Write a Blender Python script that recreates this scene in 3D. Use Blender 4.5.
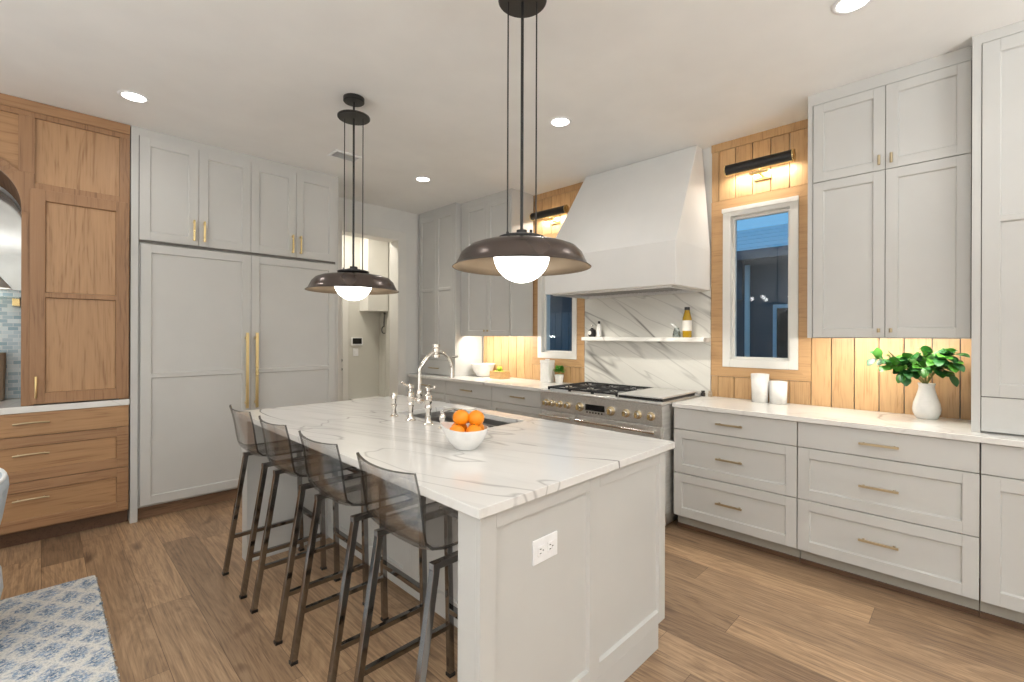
import bpy, bmesh, math, random
from math import sin, cos, pi, radians
from mathutils import Vector, Matrix
from mathutils.geometry import tessellate_polygon

for o in list(bpy.data.objects): bpy.data.objects.remove(o, do_unlink=True)
scene = bpy.context.scene
C = scene.collection
rnd = random.Random(7)

# ------------------------------------------------------------------ camera, world, light, exposure
EYE = 1.40
def make_camera():
    yaw, roll = radians(44.87), radians(.196)
    f = Vector((cos(yaw), sin(yaw), 0)); r = Vector((sin(yaw), -cos(yaw), 0)); u = Vector((0, 0, 1))
    r2 = r*cos(roll) + u*sin(roll); u2 = -r*sin(roll) + u*cos(roll)
    m = Matrix((r2, u2, -f)).transposed().to_4x4(); m.translation = (0, 0, EYE)
    cd = bpy.data.cameras.new('camera'); co = bpy.data.objects.new('camera', cd); C.objects.link(co)
    co.matrix_world = m
    cd.sensor_width = 36; cd.lens = 467.9/1024*36; cd.shift_y = -5.67/1024
    cd.clip_start = .05
    scene.camera = co
make_camera()
world = bpy.data.worlds.new('dusk_sky'); scene.world = world; world.use_nodes = True
world.node_tree.nodes['Background'].inputs[0].default_value = (.15, .37, .60, 1)
world.node_tree.nodes['Background'].inputs[1].default_value = 1.3
vs = scene.view_settings
vs.view_transform = 'Standard'; vs.look = 'None'; vs.gamma = 1; vs.use_curve_mapping = False
vs.exposure = 0.05

def lamp(name, kind, loc, energy, color=(1, 1, 1), rot=(0, 0, 0), parent=None, **kw):
    d = bpy.data.lights.new(name, kind); d.energy = energy; d.color = color
    for k, v in kw.items(): setattr(d, k, v)
    o = bpy.data.objects.new(name, d); C.objects.link(o); o.rotation_euler = rot
    if parent is not None:
        o.parent = parent; o.location = Vector(loc) - parent.location
    else: o.location = loc
    return o
# added fill behind the camera, in place of unseen living-room windows
lamp('window_daylight', 'AREA', (-.2, -3.1, 1.3), 14, (.97, .985, 1), (radians(115), 0, 0), shape='RECTANGLE', size=4.6, size_y=2.2)
lamp('window_daylight', 'AREA', (-2.9, .4, 1.3), 34, (.94, .975, 1), (radians(115), 0, radians(-90)), shape='RECTANGLE', size=4.6, size_y=2.2)

# added upward fill out of view, brightening the ceiling; no floor lamps stand here
for x, y, e in ((-1.6, -1.2, 100), (-2.2, 2.2, 40), (1.8, -2.0, 75)):
    lamp('torchiere_light', 'AREA', (x, y, 1.75), e, (.96, .985, 1), (radians(180), 0, 0), shape='DISK', size=.9)

# ------------------------------------------------------------------ node helpers and materials
class NT:
    def __init__(s, name):
        s.m = bpy.data.materials.new(name); s.m.use_nodes = True
        s.t = s.m.node_tree; s.p = s.t.nodes['Principled BSDF']; s.out = s.t.nodes['Material Output']
    def n(s, typ, **kw):
        nd = s.t.nodes.new(typ)
        for k, v in kw.items(): setattr(nd, k, v)
        return nd
    def link(s, a, b): s.t.links.new(a, b)
    def val(s, sock, v):
        if hasattr(v, 'is_output'): s.link(v, sock)
        else: sock.default_value = v
    def math(s, op, a, b=0., c=0.):
        nd = s.n('ShaderNodeMath', operation=op)
        for i, v in enumerate((a, b, c)): s.val(nd.inputs[i], v)
        return nd.outputs[0]
    def coord(s, which='Object'): return s.n('ShaderNodeTexCoord').outputs[which]
    def mapping(s, v, scale=(1, 1, 1), rot=(0, 0, 0), loc=(0, 0, 0)):
        nd = s.n('ShaderNodeMapping'); s.link(v, nd.inputs[0])
        nd.inputs[1].default_value = loc; nd.inputs[2].default_value = rot; nd.inputs[3].default_value = scale
        return nd.outputs[0]
    def noise(s, v, scale=5, detail=4, rough=.55, dist=0):
        nd = s.n('ShaderNodeTexNoise'); s.link(v, nd.inputs['Vector'])
        nd.inputs['Scale'].default_value = scale; nd.inputs['Detail'].default_value = detail
        nd.inputs['Roughness'].default_value = rough; nd.inputs['Distortion'].default_value = dist
        return nd.outputs['Fac']
    def ramp(s, fac, stops):
        nd = s.n('ShaderNodeValToRGB'); s.link(fac, nd.inputs[0]); e = nd.color_ramp.elements
        while len(e) < len(stops): e.new(.5)
        for i, (p, c) in enumerate(stops):
            e[i].position = p; e[i].color = (*c, 1) if len(c) == 3 else c
        return nd.outputs[0]
    def mix(s, fac, a, b, blend='MIX'):
        nd = s.n('ShaderNodeMix', data_type='RGBA', blend_type=blend)
        s.val(nd.inputs[0], fac)
        for k, v in ((6, a), (7, b)): s.val(nd.inputs[k], v if hasattr(v, 'is_output') else (*v[:3], 1))
        return nd.outputs[2]
    def bump(s, h, strength=.2, dist=.01):
        nd = s.n('ShaderNodeBump'); nd.inputs['Strength'].default_value = strength; nd.inputs['Distance'].default_value = dist
        s.link(h, nd.inputs['Height']); s.link(nd.outputs[0], s.p.inputs['Normal'])
    def base(s, c): s.val(s.p.inputs['Base Color'], c if hasattr(c, 'is_output') else (*c, 1))
    def set(s, **kw):
        names = dict(rough='Roughness', metal='Metallic', spec='Specular IOR Level', coat='Coat Weight', trans='Transmission Weight', ior='IOR')
        for k, v in kw.items(): s.val(s.p.inputs[names[k]], v)
        return s

def srgb(r, g, b):
    f = lambda c: ((c/255+.055)/1.055)**2.4 if c > 10 else c/255/12.92
    return (f(r), f(g), f(b))

def paint(name, col, rough=.45, var=.03):
    t = NT(name); n = t.noise(t.coord(), 2.2, 3)
    c = t.ramp(n, [(.3, tuple(x*(1-var) for x in col)), (.7, tuple(min(1, x*(1+var)) for x in col))])
    t.base(c); t.set(rough=rough); f = t.noise(t.coord(), 160, 2); t.bump(f, .05, .001); return t.m

def metal(name, col, rough=.3, aniso=None):
    t = NT(name); t.set(metal=1.0)
    n = t.noise(t.mapping(t.coord(), aniso or (5, 5, 5)), 1, 3)
    t.base(t.ramp(n, [(.3, tuple(x*.9 for x in col)), (.7, tuple(min(1, x*1.08) for x in col))]))
    t.link(t.math('MULTIPLY_ADD', n, .12, rough-.06), t.p.inputs['Roughness']); return t.m

def plain(name, col, rough=.4, spec=.5):
    t = NT(name); n = t.noise(t.coord(), 25, 3)
    t.base(t.ramp(n, [(.3, tuple(x*.95 for x in col)), (.7, tuple(min(1, x*1.05) for x in col))])); t.set(rough=rough, spec=spec); return t.m

def wood(name, light, dark, axis='z', scale=1., island=True, rough=.42, ivar=.16):
    t = NT(name); co = t.coord()
    isl = t.n('ShaderNodeNewGeometry').outputs['Random Per Island']
    vm = t.n('ShaderNodeVectorMath', operation='MULTIPLY_ADD')
    cmb = t.n('ShaderNodeCombineXYZ')
    for i in range(3): t.link(isl, cmb.inputs[i])
    t.link(cmb.outputs[0], vm.inputs[0]); vm.inputs[1].default_value = (7.3, 13.1, 9.7); t.link(co, vm.inputs[2])
    v = vm.outputs[0]
    k = {'x': (.10, 1, 1), 'y': (1, .10, 1), 'z': (1, 1, .10)}[axis]
    k2 = {'x': (.02, 1, 1), 'y': (1, .02, 1), 'z': (1, 1, .02)}[axis]
    g1 = t.noise(t.mapping(v, tuple(q*9*scale for q in k)), 1, 4, .6, .6)
    wv = t.math('FRACT', t.math('MULTIPLY', g1, 7.0))
    tri = t.math('ABSOLUTE', t.math('SUBTRACT', wv, .5))
    g2 = t.noise(t.mapping(v, tuple(q*130*scale for q in k2)), 1, 3, .7)
    f = t.math('ADD', t.math('MULTIPLY', tri, .45), t.math('MULTIPLY', g2, .75))
    md = tuple(.35*b+.65*a for a, b in zip(light, dark))
    c = t.ramp(f, [(.28, dark), (.42, md), (.8, light)])
    if island:
        br = t.math('MULTIPLY_ADD', isl, ivar*2, 1-ivar)
        hs = t.n('ShaderNodeHueSaturation'); t.link(c, hs.inputs['Color']); t.link(br, hs.inputs['Value']); c = hs.outputs[0]
    t.base(c); t.set(rough=rough); t.bump(f, .06, .002); return t.m

def marble(name, base, vein, stretch, rot, scale=1., width=.012, rough=.16, fine=.5, streak=.9):
    t = NT(name); co = t.coord()
    v = t.mapping(t.mapping(co, (1, 1, 1), rot), tuple(s*scale for s in stretch))
    def ridge(sc, wd, dist, off):
        n = t.noise(t.mapping(v, (1, 1, 1), (0, 0, 0), off), sc, 2.5, .42, dist)
        d = t.math('ABSOLUTE', t.math('SUBTRACT', n, .5))
        return t.math('SUBTRACT', 1., t.math('SMOOTH_MIN', t.math('DIVIDE', d, wd), 1., .2))
    gate = t.noise(t.mapping(v, (1, 1, 1), (0, 0, 0), (4, 8, 2)), 1.6, 2)
    gate = t.ramp(gate, [(.35, (0.12,)*3), (.62, (1,)*3)])
    a = t.math('MULTIPLY', t.math('MAXIMUM', ridge(.85, width, .25, (3.3, 1.2, 0)), 0.), gate)
    b = t.math('MULTIPLY', t.math('MAXIMUM', ridge(1.9, width*1.5, .2, (9, 3, 5)), 0.), fine)
    m = t.math('MAXIMUM', a, b)
    st = t.noise(t.mapping(v, tuple(3.2 if q >= 1 else .8 for q in stretch)), 2.2, 3, .6, .3)
    m = t.math('MAXIMUM', m, t.math('MULTIPLY', t.math('SUBTRACT', t.math('MAXIMUM', st, .54), .54), streak))
    cl = t.noise(v, 2.2, 4)
    bc = t.ramp(cl, [(.3, tuple(x*.93 for x in base)), (.65, base)])
    t.base(t.mix(t.math('MINIMUM', m, .92), bc, vein)); t.set(rough=rough); return t.m

def floor_mat():
    t = NT('oak_plank_floor'); co = t.coord()
    sp = t.n('ShaderNodeSeparateXYZ'); t.link(co, sp.inputs[0]); x, y = sp.outputs[0], sp.outputs[1]
    W_, L_ = .19, 1.9
    rx = t.math('DIVIDE', x, W_); row = t.math('FLOOR', rx); fx = t.math('FRACT', rx)
    wn = t.n('ShaderNodeTexWhiteNoise', noise_dimensions='1D'); t.link(row, wn.inputs['W'])
    ry = t.math('ADD', t.math('DIVIDE', y, L_), t.math('MULTIPLY', wn.outputs[0], 5.0)); col = t.math('FLOOR', ry); fy = t.math('FRACT', ry)
    cb = t.n('ShaderNodeCombineXYZ'); t.link(row, cb.inputs[0]); t.link(col, cb.inputs[1])
    w2 = t.n('ShaderNodeTexWhiteNoise', noise_dimensions='2D'); t.link(cb.outputs[0], w2.inputs[0]); pr = w2.outputs[0]
    vm = t.n('ShaderNodeVectorMath', operation='MULTIPLY_ADD'); t.link(w2.outputs[1], vm.inputs[0]); vm.inputs[1].default_value = (20, 20, 20); t.link(co, vm.inputs[2])
    v = vm.outputs[0]
    g1 = t.noise(t.mapping(v, (7, .9, 1)), 1, 5, .6, .9)
    rings = t.math('ABSOLUTE', t.math('SUBTRACT', t.math('FRACT', t.math('MULTIPLY', g1, 9.)), .5))
    g2 = t.noise(t.mapping(v, (110, 3, 1)), 1, 3, .7)
    f = t.math('ADD', t.math('MULTIPLY', rings, .3), t.math('MULTIPLY', g2, .8))
    c = t.ramp(f, [(.25, srgb(126, 101, 79)), (.5, srgb(175, 145, 114)), (.8, srgb(206, 177, 143))])
    tone = t.ramp(pr, [(0, (.62, .59, .58)), (.3, (.82, .80, .79)), (.7, (1.0, .98, .96)), (1, (1.16, 1.13, 1.08))])
    c = t.mix(1., c, tone, 'MULTIPLY')
    kn = t.noise(t.mapping(v, (6.5, 2.6, 1)), 1, 2, .5, .4)
    kf = t.ramp(kn, [(.63, (0, 0, 0)), (.75, (1, 1, 1))])
    c = t.mix(t.math('MULTIPLY', kf, .6), c, srgb(82, 56, 42))
    ex = t.math('MINIMUM', fx, t.math('SUBTRACT', 1., fx)); ey = t.math('MINIMUM', fy, t.math('SUBTRACT', 1., fy))
    gap = t.math('MINIMUM', t.math('MULTIPLY', ex, W_/.0018), t.math('MULTIPLY', ey, L_/.0018)); gap = t.math('MINIMUM', gap, 1.)
    c = t.mix(gap, srgb(84, 62, 46), c)
    t.base(c); t.link(t.math('MULTIPLY_ADD', g2, .2, .26), t.p.inputs['Roughness'])
    t.bump(t.math('ADD', gap, t.math('MULTIPLY', f, .25)), .16, .003); return t.m

def emit(name, col, strength):
    t = NT(name); e = t.n('ShaderNodeEmission'); e.inputs[0].default_value = (*col, 1); e.inputs[1].default_value = strength
    t.link(e.outputs[0], t.out.inputs[0]); return t.m

def clear(name, tint, gloss_rough=.02, ior=1.45, extra=0.):
    t = NT(name); tr = t.n('ShaderNodeBsdfTransparent'); tr.inputs[0].default_value = (*tint, 1)
    gl = t.n('ShaderNodeBsdfGlossy'); gl.inputs['Roughness'].default_value = gloss_rough
    fr = t.n('ShaderNodeFresnel'); fr.inputs[0].default_value = ior
    mx = t.n('ShaderNodeMixShader'); t.link(t.math('MULTIPLY_ADD', fr.outputs[0], .55, extra), mx.inputs[0])
    t.link(tr.outputs[0], mx.inputs[1]); t.link(gl.outputs[0], mx.inputs[2]); t.link(mx.outputs[0], t.out.inputs[0]); return t.m

def rug_mat():
    t = NT('woven_blue_rug'); co = t.coord()
    wob = t.noise(co, 55, 2, .6)
    nz = t.n('ShaderNodeTexNoise'); t.link(co, nz.inputs['Vector']); nz.inputs['Scale'].default_value = 38; nz.inputs['Detail'].default_value = 3
    vm = t.n('ShaderNodeVectorMath', operation='MULTIPLY_ADD'); t.link(nz.outputs['Color'], vm.inputs[0]); vm.inputs[1].default_value = (.09, .09, 0); t.link(co, vm.inputs[2])
    sp = t.n('ShaderNodeSeparateXYZ'); t.link(vm.outputs[0], sp.inputs[0])
    a = t.math('MULTIPLY', sp.outputs[0], 1/.15); b = t.math('MULTIPLY', sp.outputs[1], 1/.21)
    u = t.math('FRACT', t.math('ADD', a, b)); v = t.math('FRACT', t.math('SUBTRACT', a, b))
    du = t.math('ABSOLUTE', t.math('SUBTRACT', u, .5)); dv = t.math('ABSOLUTE', t.math('SUBTRACT', v, .5))
    d = t.math('MAXIMUM', du, dv)
    m = t.ramp(d, [(.28, (1, 1, 1)), (.46, (0, 0, 0))])
    fl = t.noise(co, 75, 3, .8)
    fm = t.ramp(fl, [(.42, (0.05,)*3), (.52, (1,)*3)])
    mm = t.math('MULTIPLY', m, fm)
    bl = t.ramp(t.noise(co, 40, 3, .7), [(.35, srgb(92, 116, 148)), (.65, srgb(172, 190, 210))])
    wh = t.ramp(t.noise(co, 90, 3, .8), [(.3, srgb(176, 178, 180)), (.46, srgb(228, 226, 220)), (.8, srgb(244, 241, 235))])
    t.base(t.mix(mm, wh, bl)); t.set(rough=.95, spec=.1); t.bump(t.noise(co, 140, 2), .7, .006); return t.m

def mosaic():
    t = NT('blue_mosaic_tile'); b = t.n('ShaderNodeTexBrick'); t.link(t.mapping(t.coord(), (1, 1, 1), (radians(90), 0, 0)), b.inputs['Vector'])
    b.inputs['Scale'].default_value = 9; b.inputs['Color1'].default_value = (*srgb(150, 178, 192), 1); b.inputs['Color2'].default_value = (*srgb(214, 226, 230), 1)
    b.inputs['Mortar'].default_value = (*srgb(225, 228, 228), 1); b.inputs['Mortar Size'].default_value = .012
    t.base(b.outputs[0]); t.set(rough=.12); return t.m

M = {}
M['cab'] = paint('greige_cabinet_paint', srgb(199, 198, 194), .42)
M['wall'] = paint('white_wall_paint', srgb(226, 225, 221), .7)
M['ceil'] = paint('ceiling_paint', srgb(240, 239, 236), .85)
M['hood'] = paint('white_plaster', srgb(232, 231, 228), .75)
M['trim'] = paint('white_trim_paint', srgb(228, 226, 220), .45)
M['gap'] = plain('dark_reveal', srgb(112, 108, 102), .8)
M['toe'] = wood('stained_oak_toe', srgb(136, 106, 82), srgb(96, 72, 54), 'x', 1, False)
M['toe_grey'] = paint('greige_toe_paint', srgb(168, 163, 152), .6)
M['shoe'] = wood('dark_shoe_oak', srgb(104, 76, 56), srgb(76, 54, 40), 'y', 1, False)
M['oakz'] = wood('oak_boards', srgb(204, 166, 120), srgb(170, 130, 86), 'z', 1., ivar=.1)
M['oaky'] = wood('oak_casing', srgb(202, 162, 116), srgb(172, 132, 88), 'y', 1., ivar=.05)
M['hutchz'] = wood('warm_oak_upright', srgb(166, 127, 92), srgb(130, 95, 66), 'z', .8, ivar=.07)
M['hutchx'] = wood('warm_oak_level', srgb(170, 131, 95), srgb(134, 98, 68), 'x', .8, ivar=.07)
M['hutchp'] = wood('oak_panel_veneer', srgb(188, 149, 110), srgb(150, 112, 78), 'z', .7, False)
M['hutchpx'] = wood('oak_drawer_veneer', srgb(184, 144, 103), srgb(148, 108, 74), 'x', .7, False)
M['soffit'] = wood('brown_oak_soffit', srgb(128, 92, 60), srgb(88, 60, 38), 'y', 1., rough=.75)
M['brass'] = metal('satin_brass', (.78, .60, .29), .28)
M['brassd'] = metal('aged_brass', (.52, .42, .27), .38)
M['bronze'] = metal('dark_bronze', (.15, .125, .115), .26, (2, 2, 2))
M['bronzei'] = metal('bronze_lining', (.42, .34, .25), .5)
M['black'] = plain('black_metal', srgb(28, 26, 25), .38)
M['steel'] = metal('brushed_steel', (.80, .795, .785), .38, (4, 90, 90))
M['steelsink'] = metal('sink_steel', (.42, .41, .40), .34, (60, 4, 60))
M['chrome'] = metal('polished_nickel', (.80, .77, .72), .08)
M['gun'] = metal('gunmetal_chrome', (.30, .29, .285), .1)
M['iron'] = plain('cast_iron', srgb(34, 34, 36), .5)
M['marble'] = marble('veined_quartz', srgb(230, 228, 224), srgb(92, 89, 86), (2.0, .55, 1), (0, 0, radians(-14)), 1.0, .0048, .16, .4)
M['slab'] = marble('veined_backsplash', srgb(226, 224, 217), srgb(128, 125, 120), (1, .32, 2.3), (radians(-27), 0, 0), 1.35, .0125, .18, .35, .45)
M['qplain'] = marble('white_quartz', srgb(234, 232, 227), srgb(190, 186, 180), (1, .8, 1), (0, 0, .4), 1.1, .007, .18, .3)
M['floor'] = floor_mat()
M['acrylic'] = clear('smoke_acrylic', (.982, .974, .966), .03, 1.35, .0)
M['acryl_edge'] = clear('smoke_acrylic_edge', (.30, .29, .28), .08, 1.5, .06)
M['glass'] = clear('window_glass', (.93, .96, .98), .0, 1.5, .01)
M['glassware'] = clear('clear_glass', (.86, .9, .9), .02, 1.5, .05)
M['mirror'] = metal('mirror', (.50, .51, .50), .05)
M['white'] = plain('white_ceramic', srgb(236, 234, 230), .25)
M['plastic'] = plain('white_plastic', srgb(240, 240, 240), .3)
M['globe'] = emit('milk_glass_glow', (1, .96, .9), 9.0)
M['downlight'] = emit('downlight_glow', (1, .97, .93), 14)
M['warmstrip'] = emit('warm_strip_glow', (1, .9, .74), 5)
M['rug'] = rug_mat(); M['tile'] = mosaic()
def orange_mat():
    t = NT('orange_peel'); t.base(t.ramp(t.noise(t.coord(), 6, 3), [(.3, srgb(240, 130, 12)), (.7, srgb(252, 160, 28))])); t.set(rough=.4); t.bump(t.noise(t.coord(), 300, 1), .25, .002); return t.m
M['orange'] = orange_mat()
M['apple'] = plain('green_apple_skin', srgb(168, 200, 60), .3)
M['leaf'] = plain('glossy_leaf', srgb(72, 130, 44), .35)
M['leafd'] = plain('dark_leaf', srgb(34, 82, 36), .35)
M['herb'] = plain('herb_leaf', srgb(92, 166, 60), .55)
M['stem'] = plain('green_stem', srgb(110, 120, 60), .6)
M['crate'] = wood('pale_crate_wood', srgb(216, 176, 120), srgb(186, 140, 86), 'y', 1, False)
M['oil'] = plain('golden_oil', srgb(176, 140, 24), .15)
M['label'] = plain('paper_label', srgb(232, 228, 220), .6)
M['soil'] = plain('soil', srgb(60, 46, 34), .9)
M['fabric'] = plain('pale_blue_fabric', srgb(196, 204, 210), .9, .1)
M['piping'] = plain('pale_piping', srgb(232, 234, 234), .8, .1)
M['stone'] = plain('stoneware', srgb(176, 160, 140), .5)
M['shingle'] = plain('blue_grey_shingle', srgb(206, 214, 220), .9)
M['siding'] = plain('grey_siding', srgb(84, 88, 96), .9)
M['fence'] = wood('weathered_fence', srgb(112, 112, 116), srgb(80, 82, 88), 'z', 1)
M['ground'] = plain('dark_ground', srgb(70, 72, 70), .95)
M['screen'] = plain('dark_screen', srgb(14, 14, 16), .15)
M['bead'] = paint('grey_beadboard', srgb(214, 212, 203), .6)

# ------------------------------------------------------------------ geometry helpers
ORG = {}
def obj(name, bm, mat, parent=None, smooth=False, bevel=0, mats=None):
    me = bpy.data.meshes.new(name)
    if parent is not None and ORG.get(parent.name) is not None:
        bmesh.ops.translate(bm, verts=bm.verts, vec=-ORG[parent.name])
    bmesh.ops.recalc_face_normals(bm, faces=bm.faces)
    bm.to_mesh(me); bm.free()
    for m in (mats or [mat]): me.materials.append(m)
    if smooth:
        for p in me.polygons: p.use_smooth = True
        if smooth != 'all': me.set_sharp_from_angle(angle=radians(40))
    o = bpy.data.objects.new(name, me); C.objects.link(o)
    if parent is not None:
        o.parent = parent
        if ORG.get(parent.name) is not None: ORG[o.name] = ORG[parent.name]
    if bevel:
        b = o.modifiers.new('bevel', 'BEVEL'); b.width = bevel; b.segments = 2; b.limit_method = 'ANGLE'; b.angle_limit = radians(50)
    return o
def tag(o, label=None, cat=None, group=None, kind=None):
    if label: o['label'] = label
    if cat: o['category'] = cat
    if group: o['group'] = group
    if kind: o['kind'] = kind
    return o
def thing(name, loc, label, cat, group=None):
    o = bpy.data.objects.new(name, None); C.objects.link(o); o.location = loc; o.empty_display_size = .05
    ORG[o.name] = Vector(loc); return tag(o, label, cat, group)
def struct(name, bm, mat, **kw):
    o = obj(name, bm, mat, **kw); o['kind'] = 'structure'; return o
def copy_thing(o, loc, label=None, rotz=None, group=None):
    def rec(src, par):
        c = src.copy(); C.objects.link(c)
        if par is not None: c.parent = par
        for ch in src.children: rec(ch, c)
        return c
    c = rec(o, None); c.location = loc
    if rotz is not None: c.rotation_euler = (0, 0, rotz)
    if label: c['label'] = label
    if group: c['group'] = group
    return c

def B(): return bmesh.new()
def box(bm, x0, x1, y0, y1, z0, z1):
    x0, x1 = min(x0, x1), max(x0, x1); y0, y1 = min(y0, y1), max(y0, y1); z0, z1 = min(z0, z1), max(z0, z1)
    v = [bm.verts.new((x, y, z)) for z in (z0, z1) for x, y in ((x0, y0), (x1, y0), (x1, y1), (x0, y1))]
    for f in ((3, 2, 1, 0), (4, 5, 6, 7), (0, 1, 5, 4), (1, 2, 6, 5), (2, 3, 7, 6), (3, 0, 4, 7)): bm.faces.new([v[i] for i in f])
    return bm
def hexa(bm, lo, hi):   # two quads of 4 points each, lower and upper
    v = [bm.verts.new(p) for p in list(lo)+list(hi)]
    for f in ((3, 2, 1, 0), (4, 5, 6, 7), (0, 1, 5, 4), (1, 2, 6, 5), (2, 3, 7, 6), (3, 0, 4, 7)): bm.faces.new([v[i] for i in f])
    return bm
def fbox(bm, face, w, u0, u1, v0, v1, d0, d1):
    """box on a vertical face: u along the wall, v up, depth d behind the front plane w"""
    if face == '-X': return box(bm, w+d0, w+d1, u0, u1, v0, v1)
    if face == '+X': return box(bm, w-d0, w-d1, u0, u1, v0, v1)
    if face == '-Y': return box(bm, u0, u1, w+d0, w+d1, v0, v1)
    if face == '+Y': return box(bm, u0, u1, w-d0, w-d1, v0, v1)
def lathe(bm, prof, c=(0, 0, 0), seg=32, caps=True):
    rings = []
    for r, z in prof:
        if r < 1e-6: rings.append([bm.verts.new((c[0], c[1], c[2]+z))])
        else: rings.append([bm.verts.new((c[0]+r*cos(2*pi*i/seg), c[1]+r*sin(2*pi*i/seg), c[2]+z)) for i in range(seg)])
    for a, b in zip(rings, rings[1:]):
        for i in range(seg):
            j = (i+1) % seg
            if len(a) == 1 and len(b) == 1: continue
            if len(a) == 1: bm.faces.new((a[0], b[i], b[j]))
            elif len(b) == 1: bm.faces.new((a[i], b[0], a[j]))
            else: bm.faces.new((a[i], b[i], b[j], a[j]))
    if caps:
        for r in (rings[0], rings[-1]):
            if len(r) > 2: bm.faces.new(r)
    return bm
def tube(bm, pts, r, seg=10, square=False, closed=False, taper=None):
    pts = [Vector(p) for p in pts]; n = len(pts); rings = []; prev = None
    for i, p in enumerate(pts):
        if closed: t = (pts[(i+1) % n]-pts[i-1]).normalized()
        elif i == 0: t = (pts[1]-p).normalized()
        elif i == n-1: t = (p-pts[-2]).normalized()
        else: t = ((pts[i+1]-p).normalized()+(p-pts[i-1]).normalized()).normalized()
        if prev is None:
            a = Vector((0, 0, 1)) if abs(t.z) < .9 else Vector((0, 1, 0))
            nn = (a-t*a.dot(t)).normalized()
        else: nn = (prev-t*prev.dot(t)).normalized()
        prev = nn; bb = t.cross(nn)
        rr = r if taper is None else r*taper[i]
        if square: offs = [(nn*sx+bb*sy)*rr for sx, sy in ((1, 1), (-1, 1), (-1, -1), (1, -1))]
        else: offs = [(nn*cos(2*pi*k/seg)+bb*sin(2*pi*k/seg))*rr for k in range(seg)]
        if square and 0 < i < n-1 and not closed:
            c_ = max(.5, t.dot((pts[i+1]-p).normalized())); offs = [q/c_ if False else q for q in offs]
        rings.append([bm.verts.new(p+q) for q in offs])
    m = len(rings[0])
    for a, b in zip(rings, rings[1:]+([rings[0]] if closed else [])):
        for k in range(m): bm.faces.new((a[k], a[(k+1) % m], b[(k+1) % m], b[k]))
    if not closed: bm.faces.new(rings[0]); bm.faces.new(rings[-1])
    return bm
def cyl(bm, p, q, r, seg=20, r2=None): return tube(bm, [p, q], r, seg, taper=[1, (r2 or r)/r])
def ball(bm, c, r, sz=1., seg=20):
    n = seg//2; return lathe(bm, [(r*sin(pi*i/n) if 0 < i < n else 0, -r*sz*cos(pi*i/n)) for i in range(n+1)], c, seg, False)
def poly_prism(bm, outer, holes, face, w, d):
    if not holes:
        Q = (lambda p, k: (w+k, p[0], p[1])) if face == '-X' else (lambda p, k: (p[0], w+k, p[1]))
        f = [bm.verts.new(Q(p, 0)) for p in outer]; b = [bm.verts.new(Q(p, d)) for p in outer]; n = len(outer)
        bm.faces.new(f); bm.faces.new(b[::-1])
        for i in range(n): bm.faces.new((f[i], f[(i+1) % n], b[(i+1) % n], b[i]))
        return bm
    loops = [outer]+list(holes)
    flat = [p for l in loops for p in l]
    tris = tessellate_polygon([[Vector((p[0], p[1], 0)) for p in l] for l in loops])
    def P(p, k): return (w+k, p[0], p[1]) if face == '-X' else (p[0], w+k, p[1])
    f = [bm.verts.new(P(p, 0)) for p in flat]; b = [bm.verts.new(P(p, d)) for p in flat]
    for t in tris:
        try: bm.faces.new([f[i] for i in t]); bm.faces.new([b[i] for i in t])
        except ValueError: pass
    s = 0
    for l in loops:
        n = len(l)
        for i in range(n):
            j = (i+1) % n; bm.faces.new((f[s+i], f[s+j], b[s+j], b[s+i]))
        s += n
    return bm
def coves(bm, face, w, u0, u1, v0, v1, rec, s=.0055):
    """sloped sticking around one recessed field"""
    def P(u, v, d):
        return {'-X': (w+d, u, v), '+X': (w-d, u, v), '-Y': (u, w+d, v), '+Y': (u, w-d, v)}[face]
    e = .0006
    for a, b, n in (((u0, v0), (u1, v0), (0, 1)), ((u1, v0), (u1, v1), (-1, 0)), ((u1, v1), (u0, v1), (0, -1)), ((u0, v1), (u0, v0), (1, 0))):
        k = [bm.verts.new(P(p[0]-n[0]*e*(q == 0), p[1]-n[1]*e*(q == 0), e) if q == 0 else P(p[0]+n[0]*(s if q == 2 else -e), p[1]+n[1]*(s if q == 2 else -e), rec+.0005)) for p in (a, b) for q in (0, 1, 2)]
        bm.faces.new((k[0], k[2], k[5], k[3])); bm.faces.new((k[0], k[1], k[4], k[3])); bm.faces.new((k[1], k[2], k[5], k[4])); bm.faces.new(k[:3]); bm.faces.new(k[3:])
def shaker(bm, face, w, u0, u1, v0, v1, fw=.062, th=.02, rec=.0125, rails=(), bottom=None, muntin=(), panel=None):
    """frame-and-panel door: one piece with a stepped recess; rails = heights of mid rails, muntin = mid stiles"""
    fb = bottom or fw; REC = rec; pen = min(th, rec+.004)
    if panel is not None: fbox(panel, face, w, u0+fw, u1-fw, v0+fb, v1-fw, rec, th)
    else: fbox(bm, face, w, u0, u1, v0, v1, rec, th)
    if panel is not None: pen = th
    fbox(bm, face, w, u0, u0+fw, v0, v1, 0, pen); fbox(bm, face, w, u1-fw, u1, v0, v1, 0, pen)
    fbox(bm, face, w, u0+fw, u1-fw, v1-fw, v1, 0, pen); fbox(bm, face, w, u0+fw, u1-fw, v0, v0+fb, 0, pen)
    for r in rails: fbox(bm, face, w, u0+fw, u1-fw, r-.016, r+.016, 0, pen)
    cut = [v0+fb]+[q for r in sorted(rails) for q in (r-.016, r+.016)]+[v1-fw]
    for k in range(0, len(cut), 2): coves(bm, face, w, u0+fw, u1-fw, cut[k], cut[k+1], REC)
    for r in muntin: fbox(bm, face, w, r-fw/2, r+fw/2, v0+fb, v1-fw, 0, pen)
    return bm
def slab_front(bm, face, w, u0, u1, v0, v1, th=.02): return fbox(bm, face, w, u0, u1, v0, v1, 0, th)
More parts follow.
